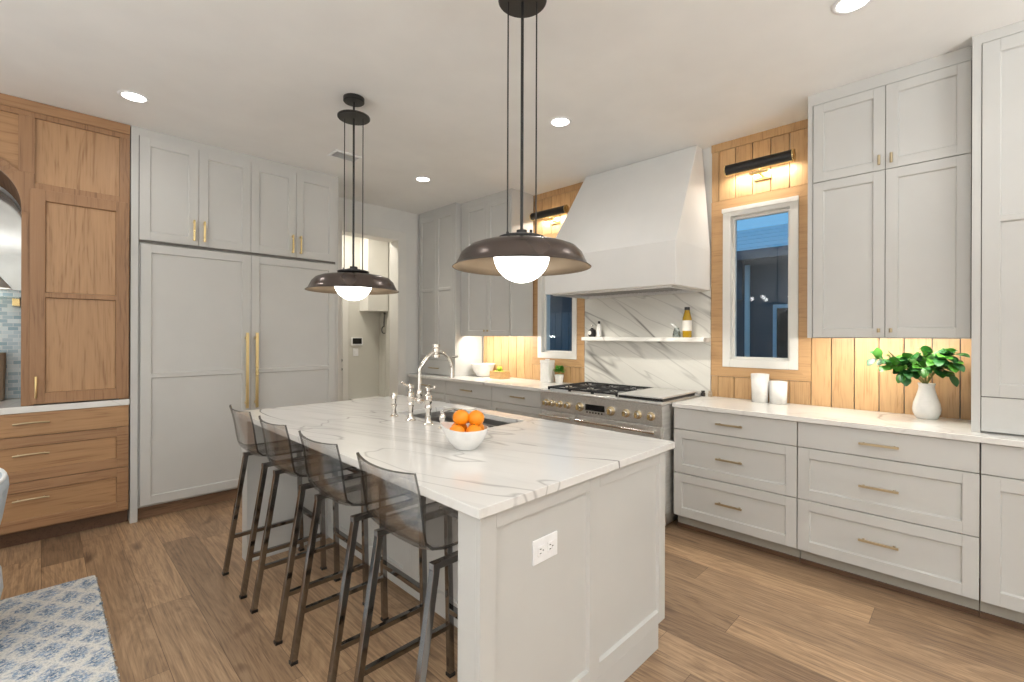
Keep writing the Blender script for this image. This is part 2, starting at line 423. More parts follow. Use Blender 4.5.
def bar_pull(name, face, w, u, v, length, parent, vertical=False, mat=None, r=.005, off=.03):
    bm = B()
    if vertical:
        fbox(bm, face, w-off if face in ('-X', '-Y') else w+off, u-r, u+r, v-length/2, v+length/2, -r, r)
        for s in (-1, 1): fbox(bm, face, w, u-r*.8, u+r*.8, v+s*length*.42-r, v+s*length*.42+r, -off, 0)
    else:
        fbox(bm, face, w-off if face in ('-X', '-Y') else w+off, u-length/2, u+length/2, v-r, v+r, -r, r)
        for s in (-1, 1): fbox(bm, face, w, u+s*length*.38-r, u+s*length*.38+r, v-r*.8, v+r*.8, -off, 0)
    return obj(name, bm, mat or M['brass'], parent, bevel=.0015)

# ------------------------------------------------------------------ setting
HC = 2.94; XW = 3.82; YD = 5.05; YF = 4.43
struct('floor', box(B(), -3.2, 4.0, -3.3, 6.4, -.08, 0), M['floor'])
struct('ceiling', box(B(), -3.2, 4.0, -3.3, 6.4, HC, HC+.1), M['ceil'])
YC = 2.155
WO = (.909, 1.437, 1.157, 2.40)          # window outer (y0,y1,z0,z1)
def mir(a, b): return (2*YC-b, 2*YC-a)
L0, L1 = mir(WO[0], WO[1])
bm = B()
for y0, y1 in ((-3.3, WO[0]), (WO[1], L0), (L1, 5.25)): box(bm, XW+.02, XW+.2, y0, y1, 0, HC)
for y0, y1 in ((WO[0], WO[1]), (L0, L1)): box(bm, XW+.02, XW+.2, y0, y1, 0, WO[2]); box(bm, XW+.02, XW+.2, y0, y1, WO[3], HC)
struct('wall_right', bm, M['wall'])
# doorway wall
DX0, DX1, DZ = 2.36, 3.10, 2.575
bm = B(); box(bm, -1.4, DX0, YD+.02, YD+.19, 0, HC); box(bm, DX1, XW+.02, YD+.02, YD+.19, 0, HC); box(bm, DX0, DX1, YD+.02, YD+.19, DZ, HC)
struct('wall_far', bm, M['wall'])
bm = B(); box(bm, DX1, DX1+.10, YD, YD+.02, 0, DZ+.1); box(bm, DX0-.1, DX0, YD, YD+.02, 0, DZ+.1); box(bm, DX0, DX1, YD, YD+.02, DZ, DZ+.1)
box(bm, DX1-.012, DX1, YD+.002, YD+.2, 0, DZ); box(bm, DX0, DX0+.012, YD+.002, YD+.2, 0, DZ); box(bm, DX0+.012, DX1-.012, YD+.002, YD+.2, DZ-.012, DZ)
struct('trim_1', bm, M['trim'], bevel=.003)
# walls behind the photographer
struct('wall_left', box(B(), -3.3, -3.2, -3.3, 5.2, 0, HC), M['wall'])
struct('wall_back', box(B(), -3.2, 4.0, -3.4, -3.3, 0, HC), M['wall'])
struct('wall_corner', box(B(), -3.2, -1.3, 4.43, 4.6, 0, HC), M['wall'])
# hall beyond the doorway
YH = 6.2
struct('wall_hall', box(B(), 1.2, 3.6, YH, YH+.12, 0, HC), M['bead'])
struct('wall_hall_left', box(B(), 1.1, 1.2, YD+.2, YH, 0, HC), M['wall'])
bm = B(); box(bm, 3.49, 3.6, YD+.2, YH, 0, HC)
for i in range(9): box(bm, 3.478, 3.49, YD+.24+i*.105, YD+.24+i*.105+.098, .5, 1.62)
box(bm, 3.474, 3.49, YD+.24, YH-.01, 1.62, 1.66)
struct('wall_hall_right', bm, M['bead'])
bm = B(); shaker(bm, '-Y', YH-.03, 2.05, 2.90, .01, 2.1, .12, .03, .01, rails=(1.2,)); dh = struct('door_1', bm, M['trim'])
k = B(); 
for z in (.93, 1.05): cyl(k, (2.868, YH-.03, z), (2.868, YH-.06, z), .026); 
tube(k, [(2.868, YH-.06, .93), (2.78, YH-.065, .93)], .009)
kk = obj('door_lever', k, M['black'], dh, smooth=True); 
bm = B(); box(bm, 2.91, 2.995, YH-.02, YH-.001, 0, 2.2); box(bm, 1.96, 2.91, YH-.02, YH-.001, 2.11, 2.2); struct('trim_2', bm, M['trim'])
struct('trim_3', box(B(), 3.165, 3.475, 5.95, YH-.002, 1.735, HC-.002), M['trim'])
bh = tag(obj('mudroom_bench', box(box(B(), 3.02, 3.472, 5.74, YH-.002, .47, .51), 3.04, 3.472, 5.78, YH-.002, 0, .47), M['trim'], bevel=.003), 'white built-in bench against the far wall of the hall', 'bench')
t = thing('thermostat', (3.125, YH-.001, 1.30), 'white wall thermostat with a dark screen on the hall wall', 'thermostat')
obj('casing', box(B(), 3.04, 3.21, YH-.022, YH-.001, 1.25, 1.36), M['plastic'], t, bevel=.004)
obj('screen', box(B(), 3.058, 3.192, YH-.025, YH-.0221, 1.272, 1.352), M['screen'], t)
t = thing('light_switch', (3.11, YH-.001, 1.15), 'white light switch below the thermostat on the hall wall', 'switch')
obj('plate', box(B(), 3.07, 3.15, YH-.008, YH-.001, 1.10, 1.21), M['plastic'], t, bevel=.002)
obj('rocker', box(B(), 3.092, 3.128, YH-.013, YH-.0081, 1.125, 1.185), M['plastic'], t, bevel=.002)
bm = B(); box(bm, 3.468, 3.474, 5.93, 5.98, 1.50, 1.70) if False else None
hk = []
for i in range(15):
    a = i/14*pi*1.15; hk.append((3.44-.035*sin(a)*1., 6.0, 1.52-.05+.05*cos(a)))
tube(bm, [(3.474, 6.0, 1.70), (3.445, 6.0, 1.70), (3.44, 6.0, 1.58)]+hk, .008, 8)
ball(bm, (3.446, 6.0, 1.705), .014, 1, 10)
tag(obj('coat_hook', bm, M['black'], smooth=True), 'dark curled coat hook on the hall side wall', 'hook')
lamp('hall_light', 'AREA', (2.6, 5.75, HC-.05), 17, (1, .93, .82), shape='DISK', size=.3)

# ------------------------------------------------------------------ oak cladding and windows
def cladding():
    bm = B(); g = .003; D0, D1 = XW, XW+.018
    def boards(edges, z0, z1):
        for a, b in zip(edges, edges[1:]): box(bm, D0, D1, min(a, b)+g, max(a, b)-g, z0, z1)
    back = box(B(), XW+.014, XW+.0199, -.02, 1.53, .915, HC-.002)
    for side in (0, 1):
        f = (lambda y: y) if side == 0 else (lambda y: 2*YC-y)
        F = lambda l: [f(y) for y in l]
        boards(F([1.53, 1.473, 1.350, 1.222, 1.095, .968, .831]), .915, 1.078)
        lo = [.831, .711, .582, .452, .327, .196, .073, -.02] if side == 0 else [.831, .711, .582, .452, .327, .196, .073, .012]
        boards(F(lo), .915, 1.43)
        boards(F([1.53, 1.471, 1.344, 1.221, 1.094, .968, .831, .76]), 2.48, 2.875)
        box(bm, D0-.004, D1, *sorted(F([1.53, .76])), 2.878, HC-.002)
        box(bm, D0, D1, *sorted(F([.831, .70])), 1.433, 2.478)
    o = struct('wall_panel_oak', bm, M['oakz'])
    bm = B()
    for side in (0, 1):
        f = (lambda y: y) if side == 0 else (lambda y: 2*YC-y)
        a0, a1, b0, b1 = 1.528, .831, 1.081, 2.476
        i0, i1, j0, j1 = WO[1], WO[0], WO[2], WO[3]
        for q in (((a0, b0), (a1, b0), (i1, j0), (i0, j0)), ((a1, b0), (a1, b1), (i1, j1), (i1, j0)), ((a1, b1), (a0, b1), (i0, j1), (i1, j1)), ((a0, b1), (a0, b0), (i0, j0), (i0, j1))):
            poly_prism(bm, [(f(y), z) for y, z in q], [], '-X', XW-.004, .022)
    struct('trim_4', bm, M['oaky'])
    struct('wall_panel_backing', box(box(B(), XW+.0182, XW+.0199, -.02, WO[0], .915, HC-.002), XW+.0182, XW+.0199, L1, 4.3, .915, HC-.002), M['gap'])
cladding()
def window(n, y0, y1):
    fy = .058; bm = B(); x0, x1 = XW-.012, XW+.09; z0, z1 = WO[2], WO[3]; e = .001
    box(bm, x0, x1, y0+e, y0+fy, z0+e, z1-e); box(bm, x0, x1, y1-fy, y1-e, z0+e, z1-e)
    box(bm, x0, x1, y0+fy, y1-fy, z0+e, z0+.062); box(bm, x0, x1, y0+fy, y1-fy, z1-.062, z1-e)
    w = struct(f'window_{n}', bm, M['trim'], bevel=.003)
    bm = B(); i = .02                                       # inner sash
    a0, a1, c0, c1 = y0+fy, y1-fy, z0+.062, z1-.062
    box(bm, XW+.04, XW+.075, a0, a0+i, c0, c1); box(bm, XW+.04, XW+.075, a1-i, a1, c0, c1); box(bm, XW+.04, XW+.075, a0+i, a1-i, c0, c0+i); box(bm, XW+.04, XW+.075, a0+i, a1-i, c1-i, c1)
    obj('sash', bm, M['trim'], w)
    obj('pane', box(B(), XW+.055, XW+.061, a0+i-.002, a1-i+.002, c0+i-.002, c1-i+.002), M['glass'], w)
    bm = B(); box(bm, x0-.012, x0, y0-.004, y1+.004, z1-.03, z1+.004); obj('blind_cassette', bm, M['trim'], w, bevel=.003)
window(1, WO[0], WO[1]); window(2, L0, L1)

# outside: dusk ground, fence, neighbouring house
struct('ground_outside', box(B(), 4.1, 16, -6, 16, -.2, -.1), M['ground'])
t = thing('fence', (6.4, 6, -.1), 'dark vertical board fence outside the window left of the range hood', 'fence')
bm = B()
for i in range(44): box(bm, 6.4, 6.425, 2.9+i*.15, 2.9+i*.15+.14, -.1, 1.8)
obj('boards', bm, M['fence'], t)
bm = B(); box(bm, 6.43, 6.47, 2.9, 9.5, .2, .3); box(bm, 6.43, 6.47, 2.9, 9.5, 1.5, 1.6); obj('rail', bm, M['fence'], t)
t = thing('house', (8.2, 4, -.1), 'neighbouring house with a shingled roof seen through the right window', 'house')
obj('wall', box(B(), 8.2, 13, -4, 14, -.1, 2.75), M['siding'], t)
bm = B()
for i in range(6):
    x = 7.7+i*.26; z = 2.7+i*.115; hexa(bm, [(x, -4.4, z-.03), (x+.30, -4.4, z+.09), (x+.30, 14.4, z+.09), (x, 14.4, z-.03)], [(x, -4.4, z), (x+.30, -4.4, z+.12), (x+.30, 14.4, z+.12), (x, 14.4, z)])
obj('roof', bm, M['shingle'], t)
obj('gutter', box(B(), 7.62, 7.7, -4.4, 14.4, 2.58, 2.72), M['siding'], t)
f = obj('window', box(B(), 8.16, 8.199, 1.5, 2.3, .6, 1.9), M['shingle'], t)
obj('gable_panel', box(B(), 8.1, 8.199, 2.74, 3.6, 2.0, 2.7), M['fence'], t)
obj('pane', box(B(), 8.15, 8.1599, 1.56, 2.24, .66, 1.84), M['screen'], f)
obj('downpipe', cyl(B(), (8.1, 2.66, -.1), (8.1, 2.66, 2.55), .04), M['trim'], t)

# ------------------------------------------------------------------ cabinets on the range wall
XC, XB = 3.24, 3.80     # counter front, cabinet back
XD = 3.217              # drawer front plane is behind the counter edge
XD = 3.262 - .02
def drawer_base(y0, y1, label, hl=.17, shakers=True):
    t = thing('drawer_cabinet', (3.5, (y0+y1)/2, 0), label, 'cabinet', None)
    bm = B(); box(bm, XD+.021, XB, y0+.001, y1-.001, .10, .883); box(bm, XD+.075, XB, y0+.001, y1-.001, .028, .10)
    obj('carcass', bm, M['toe_grey'], t)
    obj('shoe_strip', box(B(), XD+.065, XD+.0745, y0+.001, y1-.001, .002, .028), M['shoe'], t)
    g = .0018
    for i, (z0, z1) in enumerate(((.732, .880), (.418, .727), (.108, .413))):
        bm = B()
        if i == 0: slab_front(bm, '-X', XD, y0+g, y1-g, z0, z1)
        else: shaker(bm, '-X', XD, y0+g, y1-g, z0, z1, .06)
        d = obj('drawer', bm, M['cab'], t, bevel=.0015)
        zc = (.805, .568, .268)[i]
        bar_pull('handle', '-X', XD, (y0+y1)/2, zc, hl, d, mat=M['brassd'], r=.006, off=.028)
    return t
k = XD/3.217
drawer_base(.777, 1.566, 'grey three-drawer base cabinet right beside the range')
drawer_base(-.009, .775, 'grey three-drawer base cabinet below the vase of leaves', .175)
t = thing('base_cabinet', (3.5, -.4, 0), 'grey base cabinet with one door and drawer under the right tall cabinet', 'cabinet')
y0, y1 = -.80, -.011
bm = B(); box(bm, XD+.021, XB, y0+.001, y1-.001, .10, .883); box(bm, XD+.075, XB, y0+.001, y1-.001, .028, .10); obj('carcass', bm, M['toe_grey'], t)
obj('shoe_strip', box(B(), XD+.065, XD+.0745, y0+.001, y1-.001, .002, .028), M['shoe'], t)
obj('drawer', slab_front(B(), '-X', XD, y0, y1-.002, .732, .880), M['cab'], t, bevel=.0015)
obj('door', shaker(B(), '-X', XD, y0, y1-.002, .108, .727, .066), M['cab'], t, bevel=.0015)
ysp = [2.745, 3.515, 4.287, 5.045]
drawer_base(ysp[0]+.004, ysp[1]-.001, 'grey drawer cabinet left beside the range, under the white canister', .19)
drawer_base(ysp[1]+.001, ysp[2]-.001, 'grey drawer cabinet under the white bowl and apple crate', .19)
drawer_base(ysp[2]+.001, ysp[3], 'grey drawer cabinet in the corner beside the doorway', .19)
def counter(name, y0, y1, label):
    tag(obj(name, box(B(), XC-.018, XW-.003, y0, y1, .8845, .915), M['qplain'], bevel=.003), label, 'countertop')
counter('countertop', -.80, 1.568, 'white quartz countertop running right of the range')
counter('countertop', 2.742, 5.045, 'white quartz countertop running left of the range')
Z0 = .9155
# right wall cabinet
def knob(parent, x, y, z, tall=False):
    bm = B()
    if tall: cyl(bm, (x, y, z-.028), (x, y, z+.028), .007, 12); cyl(bm, (x, y, z), (x+.02, y, z), .005, 10)
    else: cyl(bm, (x+.02, y, z), (x+.004, y, z), .005, 12); cyl(bm, (x+.004, y, z-.012), (x+.004, y, z+.012), .0075, 14)
    return obj('knob', bm, M['brassd'], parent, smooth=True)
XU = 3.46
def wall_cabinet(y0, y1, doors, ztop, zsplit, zbot, label, knobs):
    t = thing('wall_cabinet', (3.64, (y0+y1)/2, zbot), label, 'cabinet')
    bm = B(); box(bm, XU+.021, XB, y0, y1, zbot+.022, HC-.001)
    box(bm, XU+.021, XB, y0, y0+.018, zbot, zbot+.022); box(bm, XU+.021, XB, y1-.018, y1, zbot, zbot+.022); box(bm, XU+.021, XU+.036, y0+.018, y1-.018, zbot, zbot+.022)
    box(bm, XU+.002, XU+.0205, y0, y1, ztop+.004, HC-.001)
    a, b = min(doors), max(doors)
    if y1-b > .01: box(bm, XU+.002, XU+.0205, b+.003, y1, zbot, ztop+.004)
    if a-y0 > .01: box(bm, XU+.002, XU+.0205, y0, a-.003, zbot, ztop+.004)
    obj('carcass', bm, M['cab'], t)
    obj('reveal', box(B(), XU+.012, XU+.0203, a-.002, b+.002, zbot+.002, ztop+.003), M['gap'], t)
    mid = sorted(doors)[1]
    for (u0, u1) in ((mid+.0015, b-.001), (a+.001, mid-.0015)):
        s = -1 if u0 > mid-.001 else 1
        spans = [(zbot+.004, ztop)] if zsplit is None else [(zbot+.004, zsplit-.002), (zsplit+.002, ztop)]
        for i, (z0, z1) in enumerate(spans):
            d = obj('door', shaker(B(), '-X', XU-.004, u0, u1, z0, z1, .055, .015, .011), M['cab'], t, bevel=.0015)
            ky = mid + (.028 if s < 0 else -.028)
            knob(d, XU-.024, ky, z0+.055 if i == 1 or zsplit is None else z0+.042, i == 1)
    return t
wall_cabinet(.026, .775, [.026, .383, .745], 2.862, 2.372, 1.39, 'tall grey wall cabinet above the leafy vase, right of the window', 1)
wall_cabinet(3.46, 4.29, [3.487, 3.838, 4.205], 2.862, None, 1.39, 'grey wall cabinet above the white bowl on the left counter', 1)
# tall cabinets standing on the counter
def tall(y0, y1, stile0, stile1, xf, label, pair, rail):
    t = thing('tall_cabinet', (3.6, (y0+y1)/2, Z0), label, 'cabinet')
    bm = B(); box(bm, xf+.021, XB, y0, y1, Z0, HC-.001)
    ztop = 2.885 if not pair else 2.775+.09
    box(bm, xf, xf+.0205, y0, y1, ztop+.003, HC-.001)
    if stile1: box(bm, xf, xf+.0205, y1-stile1, y1, Z0, ztop+.003)
    if stile0: box(bm, xf, xf+.0205, y0, y0+stile0, Z0, ztop+.003)
    obj('carcass', bm, M['cab'], t)
    a, b = y0+stile0+.002, y1-stile1-.003
    obj('reveal', box(B(), xf+.014, xf+.0203, a-.002, b+.002, Z0+.004, ztop+.002), M['gap'], t)
    zb = 1.10
    if pair:
        m = (a+b)/2
        for u0, u1 in ((a, m-.001), (m+.001, b)): obj('door', shaker(B(), '-X', xf-.003, u0, u1, zb, ztop, .055, .016, .012, rails=(rail,)), M['cab'], t, bevel=.0015)
    else: obj('door', shaker(B(), '-X', xf-.003, a, b, zb, ztop, .064, .016, .012, rails=(rail,)), M['cab'], t, bevel=.0015)
    d = obj('drawer', slab_front(B(), '-X', xf-.003, a, b, .924, zb-.004, .016), M['cab'], t, bevel=.0015)
    if pair: bar_pull('handle', '-X', xf-.003, (a+b)/2, 1.0, .19, d, mat=M['brassd'], r=.006)
    return t
tall(-.78, .023, 0, .033, 3.36, 'tall grey cabinet standing on the counter at the right edge', False, 1.99)
tall(4.30, 5.04, .035, .0, 3.385, 'tall grey two-door cabinet standing on the left counter by the doorway', True, 1.95)
# under-cabinet light strips
def strip(y0, y1, label, e):
    t = thing('light_strip', (3.5175, (y0+y1)/2, 1.411), label, 'light')
    obj('channel', box(B(), 3.505, 3.53, y0, y1, 1.400, 1.4115), M['steel'], t)
    obj('diffuser', box(B(), 3.507, 3.528, y0+.01, y1-.01, 1.397, 1.3999), M['warmstrip'], t)
    lamp('strip_light', 'AREA', (3.5175, (y0+y1)/2, 1.394), e, (1, .95, .86), (0, radians(-30), 0), parent=t, shape='RECTANGLE', size=.03, size_y=(y1-y0)*.95)
strip(.06, .74, 'slim warm light strip under the right wall cabinet', 7.5)
strip(3.5, 4.25, 'slim warm light strip under the left wall cabinet', 9.0)

# ------------------------------------------------------------------ range, backsplash, hood, shelf
tag(obj('backsplash_slab', box(B(), XW-.002, XW+.0195, 1.532, 2.778, .9, 1.80), M['slab']), 'veined white stone backsplash slab behind the range', 'backsplash')
t = thing('floating_shelf', (3.76, YC, 1.352), 'thin white stone shelf on the backsplash over the range', 'shelf')
obj('board', box(B(), 3.69, XW-.0025, 1.535, 2.725, 1.352, 1.387), M['qplain'], t, bevel=.002)
def hood():
    t = thing('range_hood', (3.5, YC, 1.77), 'white plaster range hood tapering up to the ceiling', 'range hood')
    bm = B()
    lo, mi, hi = 1.77, 2.09, HC-.001
    y0, y1 = 1.535, 2.77; u0, u1 = 1.604, 2.703; xf, xt = 3.20, 3.72; xb = XW-.0045
    ring = lambda a, b, x, z: [(x, a, z), (xb, a, z), (xb, b, z), (x, b, z)]
    R = [[bm.verts.new(p) for p in r] for r in (ring(y0, y1, xf, lo), ring(y0, y1, xf, mi), ring(u0, u1, xt, hi))]
    for a, b in zip(R, R[1:]):
        for i in range(4): bm.faces.new((a[i], a[(i+1) % 4], b[(i+1) % 4], b[i]))
    bm.faces.new(R[2])
    # underside ring around the insert
    i = .05; inn = [bm.verts.new(p) for p in [(xf+i, y0+i, lo), (xb-.03, y0+i, lo), (xb-.03, y1-i, lo), (xf+i, y1-i, lo)]]
    for k in range(4): bm.faces.new((R[0][k], R[0][(k+1) % 4], inn[(k+1) % 4], inn[k]))
    up = [bm.verts.new((v.co.x, v.co.y, lo+.12)) for v in inn]
    for k in range(4): bm.faces.new((inn[k], inn[(k+1) % 4], up[(k+1) % 4], up[k]))
    bm.faces.new(up)
    obj('shell', bm, M['hood'], t, bevel=.006)
    bm = B(); x0, x1 = xf+i+.001, xb-.031; a, b = y0+i+.001, y1-i-.001
    box(bm, x0, x0+.03, a, b, lo-.012, lo+.05); box(bm, x1-.03, x1, a, b, lo-.012, lo+.05); box(bm, x0+.03, x1-.03, a, a+.03, lo-.012, lo+.05); box(bm, x0+.03, x1-.03, b-.03, b, lo-.012, lo+.05)
    obj('insert', bm, M['steel'], t)
    bm = B()
    for q in range(26): box(bm, x0+.03, x1-.03, a+.035+q*(b-a-.07)/26, a+.035+(q+.6)*(b-a-.07)/26, lo+.01, lo+.03)
    obj('filter', bm, M['steelsink'], t)
    for y in (1.75, 2.56):
        l = obj('lamp', lathe(B(), [(0, 0), (.035, 0), (.035, .012), (0, .012)], (3.32, y, lo+.0), 20, False), M['warmstrip'], t)
        lamp('hood_light', 'SPOT', (3.36, y, lo-.016), 13, (1, .94, .82), parent=t, spot_size=radians(130), spot_blend=.6, shadow_soft_size=.04)
hood()
def make_range():
    y0, y1 = 1.583, 2.727; xf = 3.10
    t = thing('range', (3.45, YC, 0), 'wide stainless steel range with brass-ringed knobs under the hood', 'range')
    obj('body', box(box(B(), xf+.03, XW-.05, y0, y1, .12, .90), xf+.08, XW-.06, y0+.01, y1-.01, .03, .12), M['steel'], t, bevel=.002)
    bm = B(); box(bm, xf-.005, XW-.03, y0, y1, .9005, .925); obj('cooktop', bm, M['steel'], t, bevel=.006)
    bm = B(); hexa(bm, [(xf+.006, y0, .755), (xf+.0295, y0, .755), (xf+.0295, y1, .755), (xf+.006, y1, .755)], [(xf-.004, y0, .8995), (xf+.0295, y0, .8995), (xf+.0295, y1, .8995), (xf-.004, y1, .8995)])
    cp = obj('control_panel', bm, M['steel'], t, bevel=.002)
    d = obj('display', box(B(), xf-.004, xf+.004, 2.065, 2.245, .800, .848), M['screen'], cp)
    bm = B()
    for i in range(6): box(bm, xf+.0, xf+.006, 2.085+i*.028, 2.097+i*.028, .778, .790)
    obj('touch_pad', bm, M['black'], cp)
    for y, r in ((2.66, .024), (2.592, .024), (2.51, .024), (2.424, .024), (2.30, .03), (2.006, .03), (1.873, .026), (1.773, .026), (1.669, .026)):
        def rot(bm):
            bmesh.ops.transform(bm, verts=bm.verts, matrix=Matrix.Translation((xf+.001, y, .818)) @ Matrix.Rotation(radians(-90), 4, 'Y')); return bm
        k = obj('knob', rot(lathe(B(), [(r*.72, .012), (r*.78, .030), (r*.70, .038), (0, .038)], (0, 0, 0), 24)), M['chrome'], t, smooth=True)
        obj('brass_ring', rot(lathe(B(), [(0, 0), (r*1.2, 0), (r*1.2, .008), (r*.95, .014), (0, .014)], (0, 0, 0), 24, False)), M['brassd'], k, smooth=True)
        obj('grip', rot(box(B(), -r*.7, r*.7, -r*.16, r*.16, .038, .052)), M['brass'], k, bevel=.002)
    for (a, b) in ((2.345, y1-.01), (y0+.01, 2.335)):
        d = obj('oven_door', box(B(), xf+.004, xf+.0295, a, b, .17, .748), M['steel'], t, bevel=.003)
        obj('window', box(B(), xf+.001, xf+.0039, a+.08, b-.08, .30, .60), M['screen'], d)
        bm = B(); cyl(bm, (xf-.05, a+.02, .715), (xf-.05, b-.02, .715), .012, 16)
        for y in (a+.05, b-.05): cyl(bm, (xf-.05, y, .715), (xf+.004, y, .715), .008, 10)
        obj('handle', bm, M['chrome'], d, smooth=True)
    for y in (y0+.05, y1-.05):
        for x in (xf+.1, XW-.12): obj('foot', cyl(B(), (x, y, 0.001), (x, y, .03), .02, 14), M['black'], t)
    # grates: four over the left part, griddle on the right
    gy0, gy1 = 1.99, 2.685; gx0, gx1 = 3.15, 3.74
    n = 3
    for i in range(n):
        a = gy0+(gy1-gy0)*i/n+.004; b = gy0+(gy1-gy0)*(i+1)/n-.004; bm = B(); z0, z1 = .938, .952
        for y in (a, b): box(bm, gx0, gx1, y-.006, y+.006, z0, z1)
        for x in (gx0, (gx0+gx1)/2, gx1): box(bm, x-.006, x+.006, a, b, z0, z1)
        for cx in ((gx0*3+gx1)/4, (gx0+gx1*3)/4):
            cy = (a+b)/2
            for an in range(4):
                th = pi/4+an*pi/2; p = (cx+.03*cos(th), cy+.03*sin(th), .948); q = (cx+.145*cos(th), cy+.112*sin(th), .948)
                tube(bm, [p, q], .005, 4, True)
        for x in (gx0+.01, gx1-.01):
            for y in (a, b): box(bm, x-.008, x+.008, y-.006, y+.006, .9255, .94)
        obj('grate', bm, M['iron'], t)
        for cx in ((gx0*3+gx1)/4, (gx0+gx1*3)/4):
            bb = B(); lathe(bb, [(.05, 0), (.05, .006), (.036, .008), (.036, .014), (0, .015)], (cx, (a+b)/2, .9255), 24); obj('burner', bb, M['black'], t, smooth=True)
    bm = B(); box(bm, 3.14, 3.70, 1.60, 1.972, .944, .956); g = obj('griddle_cover', bm, M['steel'], t, bevel=.004)
    obj('griddle_base', box(B(), 3.145, 3.69, 1.605, 1.967, .9255, .9435), M['black'], t)
    obj('back_guard', box(B(), XW-.08, XW-.03, y0, y1, .9255, .945), M['steel'], t, bevel=.002)
make_range()

# picture lights over the windows
def picture_light(yc, label):
    t = thing('picture_light', (3.72, yc, 2.66), label, 'wall lamp')
    h = .225; x, z, r = 3.715, 2.672, .040; bm = B(); n = 14; o_, i_ = [], []
    for rr, L in ((r, o_), (r-.004, i_)):
        for k in range(n+1):
            a = radians(55)+radians(210)*k/n
            L.append([bm.verts.new((x+rr*cos(a), y, z+rr*sin(a))) for y in (yc-h, yc+h)])
    for L in (o_, i_):
        for a, b in zip(L, L[1:]): bm.faces.new((a[0], a[1], b[1], b[0]))
    for k in (0, n): bm.faces.new((o_[k][0], o_[k][1], i_[k][1], i_[k][0]))
    for e in (0, 1):
        for k in range(n): bm.faces.new((o_[k][e], o_[k+1][e], i_[k+1][e], i_[k][e]))
    obj('shade', bm, M['black'], t, smooth=True)
    for s in (-1, 1):
        bm = B(); lathe(bm, [(0, 0), (r+.003, 0), (r+.003, .008), (0, .008)], (0, 0, 0), 24, False)
        bmesh.ops.rotate(bm, verts=bm.verts, matrix=Matrix.Rotation(radians(90), 3, 'X')); bmesh.ops.translate(bm, verts=bm.verts, vec=(x, yc+s*h+(.008 if s > 0 else 0), z))
        obj('end_cap', bm, M['brass'], t, smooth=True)
    bm = B(); 
    box(bm, x-.012, x+.0, yc-h, yc+h, z-r-.004, z-r+.004); box(bm, x+.020, x+.028, yc-h, yc+h, z+r-.012, z+r-.006)
    obj('rim', bm, M['brass'], t)
    obj('tube_bulb', cyl(B(), (x, yc-h+.02, z-.005), (x, yc+h-.02, z-.005), .010, 12), M['warmstrip'], t, smooth=True)
    bm = B(); box(bm, 3.74, XW-.0005, yc-.008, yc+.008, 2.60, 2.614); box(bm, 3.708, 3.74, yc-.062, yc+.062, 2.60, 2.612); box(bm, XW-.012, XW-.0005, yc-.06, yc+.06, 2.575, 2.635); box(bm, x-.004, x+.004, yc-.01, yc+.01, 2.612, z-.02)
    obj('arm', bm, M['brass'], t)
    lamp('picture_bulb', 'AREA', (x+.036, yc, z-.03), 3.2, (1, .94, .84), (radians(0), radians(-12), 0), parent=t, shape='RECTANGLE', size=.03, size_y=.42)
picture_light(1.147, 'black picture light with brass ends over the right window')
picture_light(2*YC-1.147, 'black picture light with brass ends over the window left of the hood')

# ------------------------------------------------------------------ refrigerator wall
def fridge_wall():
    t = thing('refrigerator_surround', (1.25, 4.7, 0), 'tall grey cabinet housing the refrigerator with four doors up top', 'cabinet')
    bm = B(); w = YF
    box(bm, .461, .505, w, YD-.002, .0005, HC-.001); box(bm, 2.013, 2.04, w, YD-.002, .0005, HC-.001)
    box(bm, .505, 2.013, w+.006, YD-.002, 2.086, HC-.001)
    box(bm, .505, 2.013, w, w+.006, 2.882, HC-.001)
    obj('carcass', bm, M['cab'], t, bevel=.001)
    obj('reveal', box(B(), .506, 2.012, w+.004, w+.0058, 2.088, 2.881), M['gap'], t)
    xs = [.508, .883, 1.262, 1.637, 2.011]
    for i in range(4):
        d = obj('door', shaker(B(), '-Y', w-.012, xs[i]+.0015, xs[i+1]-.0015, 2.106, 2.879, .064, .015, .011), M['cab'], t, bevel=.0015)
        u = xs[i+1]-.035 if i % 2 == 0 else xs[i]+.035
        bar_pull('handle', '-Y', w-.012, u, 2.22, .165, d, True, r=.007, off=.03)
    t = thing('refrigerator', (1.25, 4.7, 0), 'panelled grey double-door refrigerator with long brass handles', 'refrigerator')
    bm = B(); box(bm, .509, 2.010, w+.02, YD-.01, .095, 2.083); obj('body', bm, M['cab'], t)
    obj('toe_board', box(B(), .509, 2.010, w+.05, w+.065, .001, .09), M['toe'], t)
    for u0, u1, s in ((.518, 1.2635, 1), (1.2665, 2.008, -1)):
        d = obj('door', shaker(B(), '-Y', w-.012, u0, u1, .115, 2.079, .064, .03, rails=(1.085,)), M['cab'], t, bevel=.0015)
        u = 1.2635-.038 if s > 0 else 1.2665+.034
        bm = B(); fbox(bm, '-Y', w-.012-.045, u-.011, u+.011, .775, 1.415, -.008, .008)
        for z in (.82, 1.37): fbox(bm, '-Y', w-.012, u-.009, u+.009, z-.012, z+.012, -.045, 0)
        obj('handle', bm, M['brass'], d, bevel=.002)
fridge_wall()

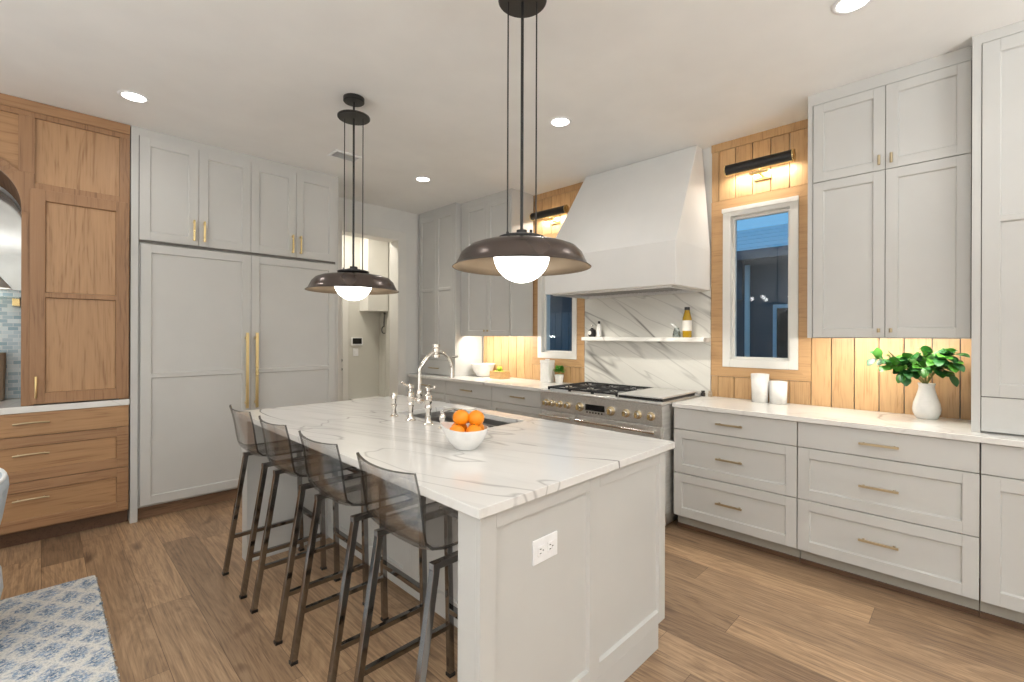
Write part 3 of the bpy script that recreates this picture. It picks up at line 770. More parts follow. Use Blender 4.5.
# ------------------------------------------------------------------ oak hutch on the left
def hutch():
    XL, XR = -1.30, .455; w = YF
    t = thing('oak_drawer_cabinet', (-.4, 4.75, 0), 'oak base cabinet with three wide drawers left of the refrigerator', 'cabinet')
    bm = B(); box(bm, XL, XR, w+.021, YD, .1, .878); obj('carcass', bm, M['hutchx'], t)
    obj('toe_board', box(B(), XL, XR, w+.07, w+.085, .001, .1), M['shoe'], t)
    for i, (z0, z1) in enumerate(((.726, .877), (.430, .722), (.112, .426))):
        for u0, u1 in ((XL+.002, -.552), (-.548, XR-.003)):
            pn = B() if i else None
            bm = slab_front(B(), '-Y', w, u0, u1, z0, z1) if i == 0 else shaker(B(), '-Y', w, u0, u1, z0, z1, .066, panel=pn, rec=.014)
            d = obj('drawer', bm, M['hutchx'] if i else M['hutchpx'], t, bevel=.0015)
            if pn: obj('panel', pn, M['hutchpx'], d)
            bm = B(); u = (u0+u1)/2-.0; zc = (.812, .606, .312)[i]; L = .17
            tube(bm, [(u-L/2, w-.022, zc-.002), (u-L/4, w-.032, zc+.003), (u, w-.034, zc+.004), (u+L/4, w-.032, zc+.003), (u+L/2, w-.022, zc-.002)], .0065, 8)
            for s in (-1, 1): cyl(bm, (u+s*L*.36, w, zc), (u+s*L*.36, w-.028, zc), .005, 8)
            obj('handle', bm, M['brassd'], d, smooth=True)
    tag(obj('countertop', box(B(), XL, XR+.002, w-.008, YD-.001, .8795, .922), M['qplain'], bevel=.003), 'white stone countertop over the oak drawers at the left edge', 'countertop')
    t = thing('oak_hutch', (-.4, 4.75, .923), 'tall oak hutch with an arched niche and panelled door, left edge', 'hutch')
    zb = .923
    cx, hw, spring, rise = -.60, .503, 2.20, .36
    def arch(off, n=28, full=True):
        pts = []
        for i in range(n+1):
            a = pi*i/n; c, s = cos(a), sin(a); e = 2/2.5
            pts.append((cx+(hw+off)*math.copysign(abs(c)**e, c), spring+(rise+off)*abs(s)**e))
        return pts
    A = arch(0)
    bm = B(); F0, F1 = w+.012, w+.032
    up = arch(.062, 48); low = arch(0, 48)
    xk = .493; zk = max(p[1] for p in up if p[0] > cx+xk-.02 and p[0] < cx+xk+.02)
    inner = [(p, q) for p, q in zip(low, up) if abs(q[0]-cx) <= xk]
    zk = inner[0][1][1]
    for (p, q), (p2, q2) in zip(inner, inner[1:]): poly_prism(bm, [p, q, q2, p2], [], '-Y', F0, .02)
    for sg in (1, -1):
        m = (lambda x: x) if sg > 0 else (lambda x: 2*cx-x)
        kx = inner[0][1][0]
        hp = [(m(p[0]), p[1]) for p in low if p[0] >= inner[0][0][0]-1e-6]
        poly_prism(bm, hp+[(m(kx), zk), (m(-.036), zk), (m(-.036), spring)], [], '-Y', F0, .02)
        box(bm, m(cx+hw), m(-.036), F0, F1, zb, spring); box(bm, m(kx), m(-.036), F0, F1, zk, 2.835)
    box(bm, -.036, .397, F0, F1, 2.36, 2.405); box(bm, .397, XR, F0, F1, zb, 2.835); box(bm, XL, 2*cx+.036, F0, F1, zb, 2.835)
    box(bm, XL, XR, F0, F1, 2.835, HC-.002)
    f = obj('face_frame', bm, M['hutchz'], t, bevel=.0015)
    bm = B(); box(bm, -.05, .41, w+.0322, w+.0372, 2.39, 2.85); obj('panel', bm, M['hutchp'], t) 
    # recessed field behind each opening (in front of the frame's back face)
    fb = arch(.03)
    obj('spandrel_panel', poly_prism(B(), [(XL+.01, 2.86), (XL+.01, 2.2), (cx-hw-.03, 2.2)]+fb[::-1]+[(cx+hw+.03, 2.2), (-.09, 2.2), (-.09, 2.86)], [], '-Y', w+.0325, .005), M['hutchpx'], t)
    obj('crown', box(B(), XL, XR, w-.002, w+.0119, 2.868, HC-.002), M['hutchx'], t, bevel=.002)
    obj('side_panel', box(B(), .43, XR, w+.0375, YD-.002, zb, HC-.003), M['hutchz'], t)
    # niche lining
    bm = B(); T = [(cx+hw, zb)]+A+[(cx-hw, zb)]; y0, y1 = w+.038, YD-.01
    lo = [bm.verts.new((x, y0, z)) for x, z in T]; hi = [bm.verts.new((x, y1, z)) for x, z in T]
    To = [(cx+hw+.02, zb)]+arch(.02)+[(cx-hw-.02, zb)]
    lo2 = [bm.verts.new((x, y0, z)) for x, z in To]; hi2 = [bm.verts.new((x, y1, z)) for x, z in To]
    for i in range(len(T)-1):
        for q in ((lo[i], lo[i+1], hi[i+1], hi[i]), (lo2[i], hi2[i], hi2[i+1], lo2[i+1]), (lo[i], lo2[i], lo2[i+1], lo[i+1]), (hi[i], hi[i+1], hi2[i+1], hi2[i])): bm.faces.new(q)
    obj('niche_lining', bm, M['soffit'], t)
    bm = B(); box(bm, cx-hw, cx+hw, YD-.009, YD-.001, zb, 1.72); obj('tile_back', bm, M['tile'], t)
    bm = B(); poly_prism(bm, [(cx-hw, 1.721)]+[(x, z-.03) for x, z in A[::-1]]+[(cx+hw, 1.721)], [], '-Y', YD-.0095, .006); obj('mirror_back', bm, M['mirror'], t)
    pn = B(); d = obj('door', shaker(B(), '-Y', w-.010, -.058, .450, .932, 2.36, .072, .0215, .015, rails=(1.66,), panel=pn), M['hutchz'], t, bevel=.0015)
    obj('panel', pn, M['hutchp'], d)
    bm = B(); u, zc = -.028, 1.045; tube(bm, [(u, w-.03, zc-.07), (u, w-.042, zc-.03), (u, w-.042, zc+.03), (u, w-.03, zc+.07)], .006, 8)
    for s in (-1, 1): cyl(bm, (u, w-.012, zc+s*.05), (u, w-.038, zc+s*.05), .005, 8)
    obj('handle', bm, M['brass'], d, smooth=True)
    # shelf inside the niche
    t2 = thing('glass_shelf', (cx, 4.96, 1.66), 'thin glass shelf on brass brackets inside the arched niche', 'shelf')
    obj('board', box(B(), cx-hw+.012, cx+hw-.012, 4.90, YD-.012, 1.655, 1.665), M['glassware'], t2)
    for x in (cx+hw-.035, cx-hw+.035): obj('bracket', box(B(), x-.02, x+.02, 4.91, YD-.012, 1.60, 1.654), M['brass'], t2, bevel=.003)
    bm = B(); lathe(bm, [(.05, 0), (.058, .02), (.06, .16), (.064, .28), (.064, .34), (.056, .34), (.052, .05), (0, .04)], (-.245, 4.95, .923), 28)
    tag(obj('stoneware_crock', bm, M['stone'], smooth=True), 'tan stoneware crock on the counter inside the arched niche', 'crock')
    t3 = thing('wall_sconce', (-.26, YD-.02, 1.84), 'white cone-shaded wall sconce inside the arched niche', 'wall lamp')
    bm = B(); lathe(bm, [(.03, .14), (.13, 0), (.126, 0), (.027, .138)], (-.28, 4.90, 1.72), 28, False); obj('shade', bm, M['white'], t3, smooth=True)
    bm = B(); tube(bm, [(-.28, YD-.012, 1.88), (-.28, 4.92, 1.92), (-.28, 4.90, 1.855)], .007, 8); cyl(bm, (-.28, YD-.022, 1.88), (-.28, YD-.011, 1.88), .04); obj('arm', bm, M['brass'], t3, smooth=True)
    ball(b2 := B(), (-.28, 4.90, 1.775), .028); obj('bulb', b2, M['globe'], t3, smooth=True)
    lamp('sconce_glow', 'POINT', (-.34, 4.86, 1.72), 1.0, (1, .93, .82), parent=t3, shadow_soft_size=.06)
hutch()

# ------------------------------------------------------------------ island
IX0, IX1, IY0, IY1 = .860, 2.052, .983, 3.30
SX0, SX1, SY0, SY1 = 1.56, 1.935, 1.82, 2.58
def island():
    t = thing('kitchen_island', (1.45, 2.1, 0), 'long grey kitchen island with panelled ends and a seating overhang', 'island')
    a0, a1 = 1.01, 3.265
    bm = B(); box(bm, 1.405, 1.99, 1.112, 3.163, .10, .60); box(bm, 1.405, 1.94, 1.112, 3.163, .001, .10)
    for q in ((1.405, 1.535, 1.112, 3.163), (1.96, 1.99, 1.112, 3.163)): box(bm, *q, .60, .8835)
    box(bm, 1.535, 1.96, 1.112, 1.79, .60, .8835); box(bm, 1.535, 1.96, 2.61, 3.163, .60, .8835)
    obj('body', bm, M['cab'], t)
    for (y0, y1, face, w) in ((a0+.02, 1.1115, '-Y', a0), (3.1635, a1-.02, '+Y', a1)):
        bm = B(); box(bm, .888, 2.01, y0, y1, .11, .8835); box(bm, .888, 1.95, y0, y1, .001, .11)
        # face frame with two recessed fields
        for u0, u1 in ((.888, .952), (1.424, 1.489), (1.953, 2.01)): fbox(bm, face, w, u0, u1, .11, .8835, 0, .0202)
        for u0, u1 in ((.952, 1.424), (1.489, 1.953)):
            fbox(bm, face, w, u0, u1, .828, .8835, 0, .0202); fbox(bm, face, w, u0, u1, .11, .164, 0, .0202); fbox(bm, face, w, u0, u1, .164, .828, .013, .0202); coves(bm, face, w, u0, u1, .164, .828, .013)
        fbox(bm, face, w, .888, 1.95, .001, .11, 0, .0202)
        obj('end_panel', bm, M['cab'], t, bevel=.001)
    n = 4; L = (3.163-1.112)/n
    for i in range(n):
        obj('seating_panel', shaker(B(), '-X', 1.385, 1.112+i*L+.001, 1.112+(i+1)*L-.001, .02, .8835, .07, .0195, bottom=.11), M['cab'], t, bevel=.001)
        obj('door', shaker(B(), '+X', 2.011, 1.112+i*L+.002, 1.112+(i+1)*L-.002, .11, .88, .06, .0205), M['cab'], t, bevel=.001)
    # outlet on the end
    w = a0+.013
    bm = B(); fbox(bm, '-Y', w, 1.123, 1.246, .652, .732, -.006, -.0002); p = obj('outlet', bm, M['plastic'], t, bevel=.002); p['label'] = 'white double outlet on the island end'
    for u in (1.160, 1.209):
        bm = B(); fbox(bm, '-Y', w, u-.017, u+.017, .675, .709, -.009, -.0062); s = obj('socket', bm, M['plastic'], p, bevel=.003)
    bm = B()
    for u in (1.160, 1.209):
        for dv in (-.007, .007): fbox(bm, '-Y', w, u-.009, u-.001, .692+dv-.0012, .692+dv+.0012, -.0094, -.009)
        fbox(bm, '-Y', w, u+.006, u+.010, .690, .694, -.0094, -.009)
    obj('slots', bm, M['screen'], p)
    # worktop with sink cut-out
    bm = B(); xs = [IX0, SX0, SX1, IX1]; ys = [IY0, SY0, SY1, IY1]; z0, z1 = .885, .915
    V = {(i, j, k): bm.verts.new((xs[i], ys[j], z)) for i in range(4) for j in range(4) for k, z in enumerate((z0, z1))}
    for i in range(3):
        for j in range(3):
            if (i, j) == (1, 1): continue
            for k in (0, 1): bm.faces.new([V[p] for p in ((i, j, k), (i+1, j, k), (i+1, j+1, k), (i, j+1, k))])
    for i in range(3):
        for j in (0, 3): bm.faces.new([V[p] for p in ((i, j, 0), (i+1, j, 0), (i+1, j, 1), (i, j, 1))])
        for j in (0, 3): bm.faces.new([V[p] for p in ((j, i, 0), (j, i+1, 0), (j, i+1, 1), (j, i, 1))])
    for p, q in (((1, 1), (2, 1)), ((2, 1), (2, 2)), ((2, 2), (1, 2)), ((1, 2), (1, 1))): bm.faces.new([V[(*p, 0)], V[(*q, 0)], V[(*q, 1)], V[(*p, 1)]])
    tag(obj('island_countertop', bm, M['marble'], bevel=.0025), 'white grey-veined stone countertop on the kitchen island', 'countertop')
    # undermount sink
    t = thing('sink', (1.75, 2.2, .65), 'stainless steel sink set into the island countertop', 'sink')
    bm = B(); x0, x1, y0, y1, zt, zb, th = SX0-.004, SX1+.004, SY0-.004, SY1+.004, .8840, .665, .004
    o = [(x0, y0), (x1, y0), (x1, y1), (x0, y1)]; ins = lambda d: [(x0+d, y0+d), (x1-d, y0+d), (x1-d, y1-d), (x0+d, y1-d)]
    ring = lambda l, z: [bm.verts.new((x, y, z)) for x, y in l]
    R = [ring(ins(-.012), zt), ring(ins(0), zt), ring(ins(.002), zt-.03), ring(ins(.018), zt-.034), ring(ins(.022), zb+.02), ring(ins(.045), zb)]
    for a, b in zip(R, R[1:]):
        for i in range(4): bm.faces.new((a[i], a[(i+1) % 4], b[(i+1) % 4], b[i]))
    bm.faces.new(R[-1]); obj('basin', bm, M['steelsink'], t)
    obj('drain', lathe(B(), [(0, 0), (.045, 0), (.045, .006), (.03, .008), (0, .004)], (1.75, 2.2, zb+.001), 24), M['chrome'], t, smooth=True)
    bm = B(); box(bm, SX0+.012, SX1-.012, SY0+.01, SY0+.17, zt-.033, zt-.018)
    obj('ledge_board', bm, M['screen'], t)
island()

def faucet():
    FX = 1.475; yl, yr = 2.275, 2.105; yc = (yl+yr)/2; z = .9155
    t = thing('bridge_faucet', (FX, yc, z), 'polished nickel bridge faucet with an arched spout at the island sink', 'faucet')
    zb = 1.045
    for y in (yl, yr):
        bm = B(); lathe(bm, [(.030, 0), (.030, .006), (.020, .012), (.014, .03), (.014, .075), (.019, .085), (.019, .10), (.014, .108), (.020, .118), (.022, .14), (.020, .158), (.012, .165), (.012, .18), (.017, .184), (.017, .2), (.008, .208), (0, .21)], (FX, y, z), 20)
        p = obj('pillar', bm, M['chrome'], t, smooth=True)
        s = 1 if y == yl else -1; bm = B(); zz = z+.192
        tube(bm, [(FX, y, zz), (FX-.01, y+s*.035, zz+.006), (FX-.014, y+s*.075, zz+.018)], .007, 10, taper=[1.2, .9, .8]); ball(bm, (FX-.014, y+s*.075, zz+.018), .009, 1, 12)
        obj('lever', bm, M['chrome'], t, smooth=True)
    bm = B(); tube(bm, [(FX, yl, zb), (FX, yc+.05, zb-.006), (FX, yc, zb-.008), (FX, yc-.05, zb-.006), (FX, yr, zb)], .010, 12); ball(bm, (FX, yc, zb-.008), .02, 1, 14)
    obj('bridge', bm, M['chrome'], t, smooth=True)
    bm = B(); pts = [(FX, yc, zb), (FX, yc, 1.16), (FX, yc, 1.21)]
    for i in range(1, 9):
        a = pi/2*i/8; pts.append((FX+.03*0+.112*i/8, yc, 1.21+.095*sin(a)))
    tube(bm, pts, .0105, 14)
    lathe(bm, [(.013, 0), (.018, .008), (.018, .03), (.013, .036), (0, .036)], (FX, yc, zb+.015), 16)
    obj('riser', bm, M['chrome'], t, smooth=True)
    ax, az = FX+.112, 1.31
    bm = B(); lathe(bm, [(.0, 0), (.022, 0), (.022, .016), (.014, .02), (.014, .028), (.022, .032), (.022, .05), (.014, .054), (.022, .058), (.022, .075), (0, .078)], (ax, yc, az-.037), 18)
    obj('swivel_joint', bm, M['chrome'], t, smooth=True)
    bm = B(); pts = []
    for i in range(0, 11):
        a = pi/2*i/10; pts.append((ax+.105*sin(a), yc-.01, az-.005-.10*(1-cos(a))))
    tube(bm, pts+[(ax+.105, yc-.01, az-.155)], .0105, 14); cyl(bm, (ax+.105, yc-.01, az-.13), (ax+.105, yc-.01, az-.16), .013, 14)
    tube(bm, [(ax+.105, yc-.01, az-.04), (ax+.135, yc-.03, az-.035)], .006, 8)
    obj('spout', bm, M['chrome'], t, smooth=True)
    bm = B(); lathe(bm, [(.026, 0), (.026, .006), (.016, .014), (.013, .05), (.018, .07), (.012, .078), (.016, .10), (.018, .12), (.013, .132), (.012, .14), (0, .142)], (FX, 2.455, z), 18)
    tag(obj('side_sprayer', bm, M['chrome'], smooth=True), 'tall nickel side sprayer on the island left of the faucet', 'sprayer')
    t = thing('soap_dispenser', (FX-.01, 1.965, z), 'short nickel soap dispenser on the island beside the orange bowl', 'soap dispenser')
    bm = B(); lathe(bm, [(.024, 0), (.024, .006), (.014, .012), (.013, .04), (.018, .05), (.016, .07), (.008, .078), (.008, .09), (0, .09)], (FX-.01, 1.965, z), 18); obj('body', bm, M['chrome'], t, smooth=True)
    bm = B(); tube(bm, [(FX-.02, 1.965, z+.088), (FX+.06, 1.965, z+.095), (FX+.1, 1.965, z+.085)], .007, 10); obj('nozzle', bm, M['chrome'], t, smooth=True)
    t = thing('dish_brush', (1.63, 2.02, .885), 'dark handled brush resting at the sink behind the oranges', 'brush') if False else None
faucet()

# fruit bowl on the island
def fruit():
    cx, cy, z = 1.285, 1.555, .9155
    bm = B(); n = 40; prof = [(.045, 0), (.05, .004), (.072, .03), (.088, .06), (.096, .088), (.092, .088), (.083, .06), (.066, .033), (.04, .012), (0, .009)]
    lathe(bm, prof, (0, 0, 0), n)
    left = Vector((-1, 1, 0)).normalized()
    for v in bm.verts:
        r = Vector((v.co.x, v.co.y, 0)); k = max(0, r.dot(left))/.096
        if v.co.z > .02: v.co.z += .022*k**2*(v.co.z/.088); v.co += left*.012*k*(v.co.z/.088)
    bmesh.ops.translate(bm, verts=bm.verts, vec=(cx, cy, z))
    tag(obj('fruit_bowl', bm, M['white'], smooth=True), 'white ceramic bowl of oranges on the island', 'bowl')
    r = .036; P = []
    vr = Vector((1, -1, 0)).normalized(); vf = Vector((1, 1, 0)).normalized()
    spec = [((-.036, -.038, .073), 'orange at the front left of the bowl'), ((.037, -.034, .073), 'orange at the front right of the bowl'), ((.040, .040, .075), 'orange at the back right of the bowl, behind the others'),
            ((-.034, .038, .075), 'orange at the back left of the bowl, behind the others'), ((-.022, .0, .131), 'orange on top of the heap in the bowl, the left one'), ((.042, .004, .128), 'orange on top of the heap in the bowl, the right one')]
    for (a, b, h), lab in spec:
        p = Vector((cx, cy, z))+vr*a+vf*b+Vector((0, 0, h)); o = thing('orange', p, lab, 'orange', 'oranges in the white bowl')
        obj('peel', ball(B(), p, r, .94, 28), M['orange'], o, smooth='all')
        obj('stem_button', lathe(B(), [(0, 0), (.004, 0), (.004, .002), (0, .002)], (p.x, p.y, p.z+r*.94-.0005), 10), M['stem'], o)
fruit()

# ------------------------------------------------------------------ bar stools
def make_stool():
    """local frame: +x towards the island, y along it, origin on the floor"""
    t = thing('bar_stool', (0, 0, 0), 'x', 'bar stool', 'clear acrylic bar stools along the island')
    ORG[t.name] = Vector((0, 0, 0))
    ry, h = .170, .675; r = .0125
    xb, xbt, xf, xft = -.21, -.105, .222, .205
    for s in (-1, 1):
        bm = B(); tube(bm, [(xb, s*ry, .012), (xbt, s*ry, h)], r, square=True); obj('leg', bm, M['gun'], t, bevel=.002)
        bm = B(); tube(bm, [(xf, s*ry, .012), (xft, s*ry, h)], r, square=True); obj('leg', bm, M['gun'], t, bevel=.002)
        for x in (xb, xf): obj('foot_cap', box(B(), x-.0145, x+.0145, s*ry-.0145, s*ry+.0145, .001, .014), M['black'], t)
        bm = B(); box(bm, xbt-.014, xft+.014, s*ry-.0125, s*ry+.0125, h-.002, h+.02); obj('seat_rail', bm, M['gun'], t, bevel=.002)
        q = .21; bm = B(); tube(bm, [(xb+(xbt-xb)*q/h, s*ry, q), (xf-.004, s*ry, q)], .0105, square=True); obj('side_rail', bm, M['gun'], t, bevel=.0015)
    bm = B(); box(bm, xf-.018, xf+.008, -ry, ry, .265, .288); obj('footrest', bm, M['gun'], t, bevel=.0015)
    bm = B(); box(bm, xft-.012, xft+.010, -ry, ry, h-.004, h+.016); obj('cross_rail', bm, M['gun'], t, bevel=.0015)
    # moulded acrylic shell: seat pan sweeping up into a leaning back
    prof = [(.235, .688), (.215, .700), (.12, .703), (.02, .703), (-.085, .705), (-.130, .716), (-.158, .742), (-.172, .79), (-.185, .85), (-.199, .91), (-.217, .978)]
    nv = len(prof); nw = 9; th = .009; bm = B(); G = []
    for k, (x, z) in enumerate(prof):
        row = []; s = k/(nv-1); half = .176+.006*s if k > 4 else .178
        for j in range(nw):
            q = -1+2*j/(nw-1); back = max(0., min(1, (z-.73)/.2))
            cup = abs(q)**2.2*(.010+.018*back)             # edges curl forward on the back
            lift = abs(q)**3*.014*(1-back)
            dip = -.008*(1-q*q)*(1 if z > .97 else 0)
            row.append((x+cup, q*half, z+lift+dip))
        G.append(row)
    def nrm(k, j):
        a = Vector(G[min(k+1, nv-1)][j])-Vector(G[max(k-1, 0)][j]); b = Vector(G[k][min(j+1, nw-1)])-Vector(G[k][max(j-1, 0)])
        return a.cross(b).normalized()
    top = [[bm.verts.new(G[k][j]) for j in range(nw)] for k in range(nv)]
    bot = [[bm.verts.new(Vector(G[k][j])-nrm(k, j)*th) for j in range(nw)] for k in range(nv)]
    for k in range(nv-1):
        for j in range(nw-1):
            bm.faces.new((top[k][j], top[k][j+1], top[k+1][j+1], top[k+1][j])); bm.faces.new((bot[k][j], bot[k+1][j], bot[k+1][j+1], bot[k][j+1]))
    edge = []
    for k in range(nv-1):
        for j in (0, nw-1): edge.append(bm.faces.new((top[k][j], top[k+1][j], bot[k+1][j], bot[k][j])))
    for j in range(nw-1):
        for k in (0, nv-1): edge.append(bm.faces.new((top[k][j], top[k][j+1], bot[k][j+1], bot[k][j])))
    for f in edge: f.material_index = 1
    zmin = min(v.co.z for v in bm.verts); up = .6955-zmin if zmin < .6955 else 0
    bmesh.ops.translate(bm, verts=bm.verts, vec=(0, 0, up))
    sh = obj('shell', bm, None, t, smooth=True, mats=[M['acrylic'], M['acryl_edge']]); sh['label'] = 'smoky clear acrylic seat and back'
    for s in (-1, 1):
        for x in (-.055, .15):
            bm = B(); lathe(bm, [(.009, 0), (.009, .004), (.005, .007), (0, .007)], (x, s*.14, .703+up+.004), 12); obj('screw_cap', bm, M['chrome'], t, smooth=True)
    return t
st = make_stool()
SXC = .968
ylist = [(2.936, 'acrylic bar stool farthest along the island, nearest the refrigerator'), (2.414, 'acrylic bar stool second from the refrigerator end of the island'),
         (1.890, 'acrylic bar stool third from the refrigerator, second from the outlet end'), (1.365, 'acrylic bar stool closest to the camera, at the outlet end')]
for i, (y, lab) in enumerate(ylist):
    o = st if i == 0 else copy_thing(st, (0, 0, 0))
    o.location = (SXC, y, 0); o['label'] = lab

# ------------------------------------------------------------------ pendants, ceiling lights, vent
def make_pendant():
    t = thing('pendant_lamp', (0, 0, 0), 'x', 'pendant lamp', 'bronze pendants over the island'); zr = 1.685; Rr = .287
    ORG[t.name] = Vector((0, 0, 0))
    out = [(Rr+.004, zr), (Rr-.002, zr+.004), (Rr-.012, zr+.012), (Rr-.022, zr+.032), (Rr-.034, zr+.058), (Rr-.058, zr+.082), (Rr-.095, zr+.096), (Rr-.15, zr+.104), (.10, zr+.108), (.03, zr+.110)]
    inn = [(max(r-.004, .02), z-.005) for r, z in out[::-1]]; inn[-1] = (Rr, zr); inn[-2] = (Rr-.006, zr+.002)
    bm = lathe(B(), out, (0, 0, 0), 64, False); obj('shade', bm, M['bronze'], t, smooth='all')
    bm = lathe(B(), inn, (0, 0, 0), 64, False); l = obj('lining', bm, M['bronzei'], t, smooth='all')
    bm = B(); lathe(bm, [(.03, .1105), (.085, .112), (.098, .120), (.098, .128), (.085, .132), (.04, .134), (.04, .142), (.022, .146), (.022, .158), (0, .158)], (0, 0, zr), 40); 
    for a in (0, 2.1, 4.2): cyl(bm, (.06*cos(a+2.5), .06*sin(a+2.5), zr+.13), (.06*cos(a+2.5), .06*sin(a+2.5), zr+.15), .006, 8)
    obj('collar', bm, M['black'], t, smooth=True)
    gr = .118; gz = zr-.063+gr
    bm = B(); n = 24; lathe(bm, [(0, -gr)]+[(gr*sin(radians(a)), -gr*cos(radians(a))) for a in range(8, 100, 6)], (0, 0, gz), 40, False); obj('globe', bm, M['globe'], t, smooth='all')
    rv = Vector((1, -1, 0)).normalized(); zt = 2.805
    bm = B(); cyl(bm, (0, 0, zr+.15), (0, 0, HC-.02), .0065, 12); obj('stem', bm, M['black'], t, smooth=True)
    for s in (-1, 1):
        p = rv*.06*s; bm = B(); cyl(bm, (p.x, p.y, zr+.13), (p.x, p.y, zt+.004), .0032, 8); obj('rod', bm, M['black'], t, smooth=True)
    obj('disc', lathe(B(), [(0, 0), (.098, 0), (.102, .004), (.102, .012), (.09, .016), (0, .018)], (0, 0, zt), 40, False), M['black'], t, smooth=True)
    obj('canopy', lathe(B(), [(0, 0), (.062, 0), (.066, .004), (.066, .028), (0, .028)], (0, 0, HC-.029), 32, False), M['black'], t, smooth=True)
    return t
pd = make_pendant(); pd.location = (1.427, 1.365, 0); pd['label'] = 'dark bronze dome pendant above the orange bowl, the nearer one'
copy_thing(pd, (1.428, 2.88, 0), 'dark bronze dome pendant nearer the refrigerator and doorway')

def downlight(x, y, label=None, e=11):
    t = thing('recessed_light', (x, y, HC), label, 'ceiling light', 'recessed ceiling lights')
    obj('trim_ring', lathe(B(), [(.062, -.001), (.064, -.006), (.082, -.004), (.084, -.0005)], (x, y, HC), 32, False), M['plastic'], t, smooth='all')
    obj('lens', lathe(B(), [(0, -.003), (.062, -.003)], (x, y, HC), 32, False), M['downlight'], t)
    lamp('downlight_beam', 'SPOT', (x, y, HC-.012), e, (1, .975, .94), parent=t, spot_size=radians(150), spot_blend=.9, shadow_soft_size=.06)
    return t
downlight(.417, 3.881, 'recessed ceiling light in front of the refrigerator and oak hutch')
downlight(2.63, 2.135, 'recessed ceiling light in front of the range hood')
downlight(2.65, 3.885, 'recessed ceiling light near the doorway and left counter')
downlight(2.63, .411, 'recessed ceiling light above the right drawers, at the top edge')
for x, y in ((.417, 2.135), (.417, .411), (-1.8, 3.2), (-1.8, .4), (.4, -1.6), (2.63, -1.6)):  # added unseen downlights, beams only without fixtures, to lift the room light
    lamp('downlight_beam', 'SPOT', (x, y, HC-.012), 7, (1, .975, .94), spot_size=radians(150), spot_blend=.9, shadow_soft_size=.06)
t = thing('ceiling_vent', (1.838, 3.86, HC), 'small white slatted air vent in the ceiling', 'vent')
bm = B(); x0, x1, y0, y1 = 1.72, 1.96, 3.78, 3.94; f_ = .018; z0, z1 = HC-.010, HC-.0005
for q in ((x0, x1, y0, y0+f_), (x0, x1, y1-f_, y1), (x0, x0+f_, y0+f_, y1-f_), (x1-f_, x1, y0+f_, y1-f_)): box(bm, *q, z0, z1)
obj('frame', bm, M['plastic'], t); obj('duct', box(B(), x0+f_, x1-f_, y0+f_, y1-f_, HC-.002, HC-.0008), M['gap'], t)
bm = B()
for i in range(9):
    y = y0+f_+.006+i*.0135; hexa(bm, [(x0+f_, y, z0), (x1-f_, y, z0), (x1-f_, y+.003, z0), (x0+f_, y+.003, z0)], [(x0+f_, y+.006, z1-.002), (x1-f_, y+.006, z1-.002), (x1-f_, y+.009, z1-.002), (x0+f_, y+.009, z1-.002)])
obj('slat', bm, M['plastic'], t)

# ------------------------------------------------------------------ things on counters and shelf
def leaf_mesh(bm, base, d, up, L, W):
    d = d.normalized(); s = d.cross(up).normalized(); n = s.cross(d).normalized(); N = 6; rows = []
    for i in range(N+1):
        q = i/N; w = W*sin(pi*min(1, (q**1.25)*.95+.03))**.65*.5; c = base+d*L*q+n*(-.25*L*q*q)
        rows.append((bm.verts.new(c-s*w+n*w*.25), bm.verts.new(c), bm.verts.new(c+s*w+n*w*.25)))
    fs = []
    for a, b in zip(rows, rows[1:]):
        for k in (0, 1): fs.append(bm.faces.new((a[k], a[k+1], b[k+1], b[k])))
    return fs
def vase():
    cx, cy, z = 3.715, .215, Z0
    bm = lathe(B(), [(.044, 0), (.050, .003), (.062, .03), (.065, .055), (.061, .09), (.047, .135), (.038, .17), (.036, .19), (.042, .208), (.038, .208), (.032, .188), (.034, .165), (.043, .12), (.05, .07), (0, .02)], (cx, cy, z), 40)
    for v in bm.verts:
        a = math.atan2(v.co.y-cy, v.co.x-cx); r = Vector((v.co.x-cx, v.co.y-cy, 0))
        if .01 < v.co.z-z < .2: v.co += r*.02*cos(a*20)
    tag(obj('vase', bm, M['white'], smooth='all'), 'white ribbed ceramic vase on the right countertop', 'vase')
    t = thing('leafy_branches', (cx, cy, z+.05), 'green leafy branches standing in the white vase', 'plant')
    R = random.Random(5); sb = B(); lb = B(); u = Vector((0, 0, 1)); ri = Vector((.5, -1, 0)).normalized()   # ri: to the right in the photo
    fw = Vector((-1, -.5, 0)).normalized()
    spec = [(-.29, .17, .05), (-.24, .12, .08), (-.17, .07, .09), (-.15, .17, .07), (-.06, .2, .08), (.0, .18, .1), (.04, .2, .09), (.05, .08, .1), (.075, .21, .11), (-.09, .11, .1), (.06, .16, .12)]
    for a, h, f in spec:
        p0 = Vector((cx, cy, z+.06)); p1 = Vector((cx, cy, z+.205))+ri*a*.06; p2 = Vector((cx, cy, z+.205))+ri*a*.95+u*h*.86+fw*(f+.03)
        pts = []
        for i in range(9):
            q = i/8; m = p1+(p2-p1)*q; m += u*(.045*sin(q*pi)); pts.append(m)
        tube(sb, [p0]+pts, .0026, 6)
        for i in range(3, 9):
            for s in (-1, 1):
                if R.random() < .78:
                    dd = (pts[i]-pts[i-1]).normalized()*.7+ri*s*R.uniform(.1, .7)+u*R.uniform(-.7, .75)+fw*R.uniform(-.3, .6)
                    fs = leaf_mesh(lb, pts[i], dd, (fw*.5+u).normalized(), R.uniform(.058, .082), R.uniform(.044, .058))
                    if R.random() < .5:
                        for f_ in fs: f_.material_index = 1
    obj('stems', sb, M['stem'], t, smooth=True)
    obj('leaves', lb, None, t, smooth='all', mats=[M['leaf'], M['leafd']])
vase()
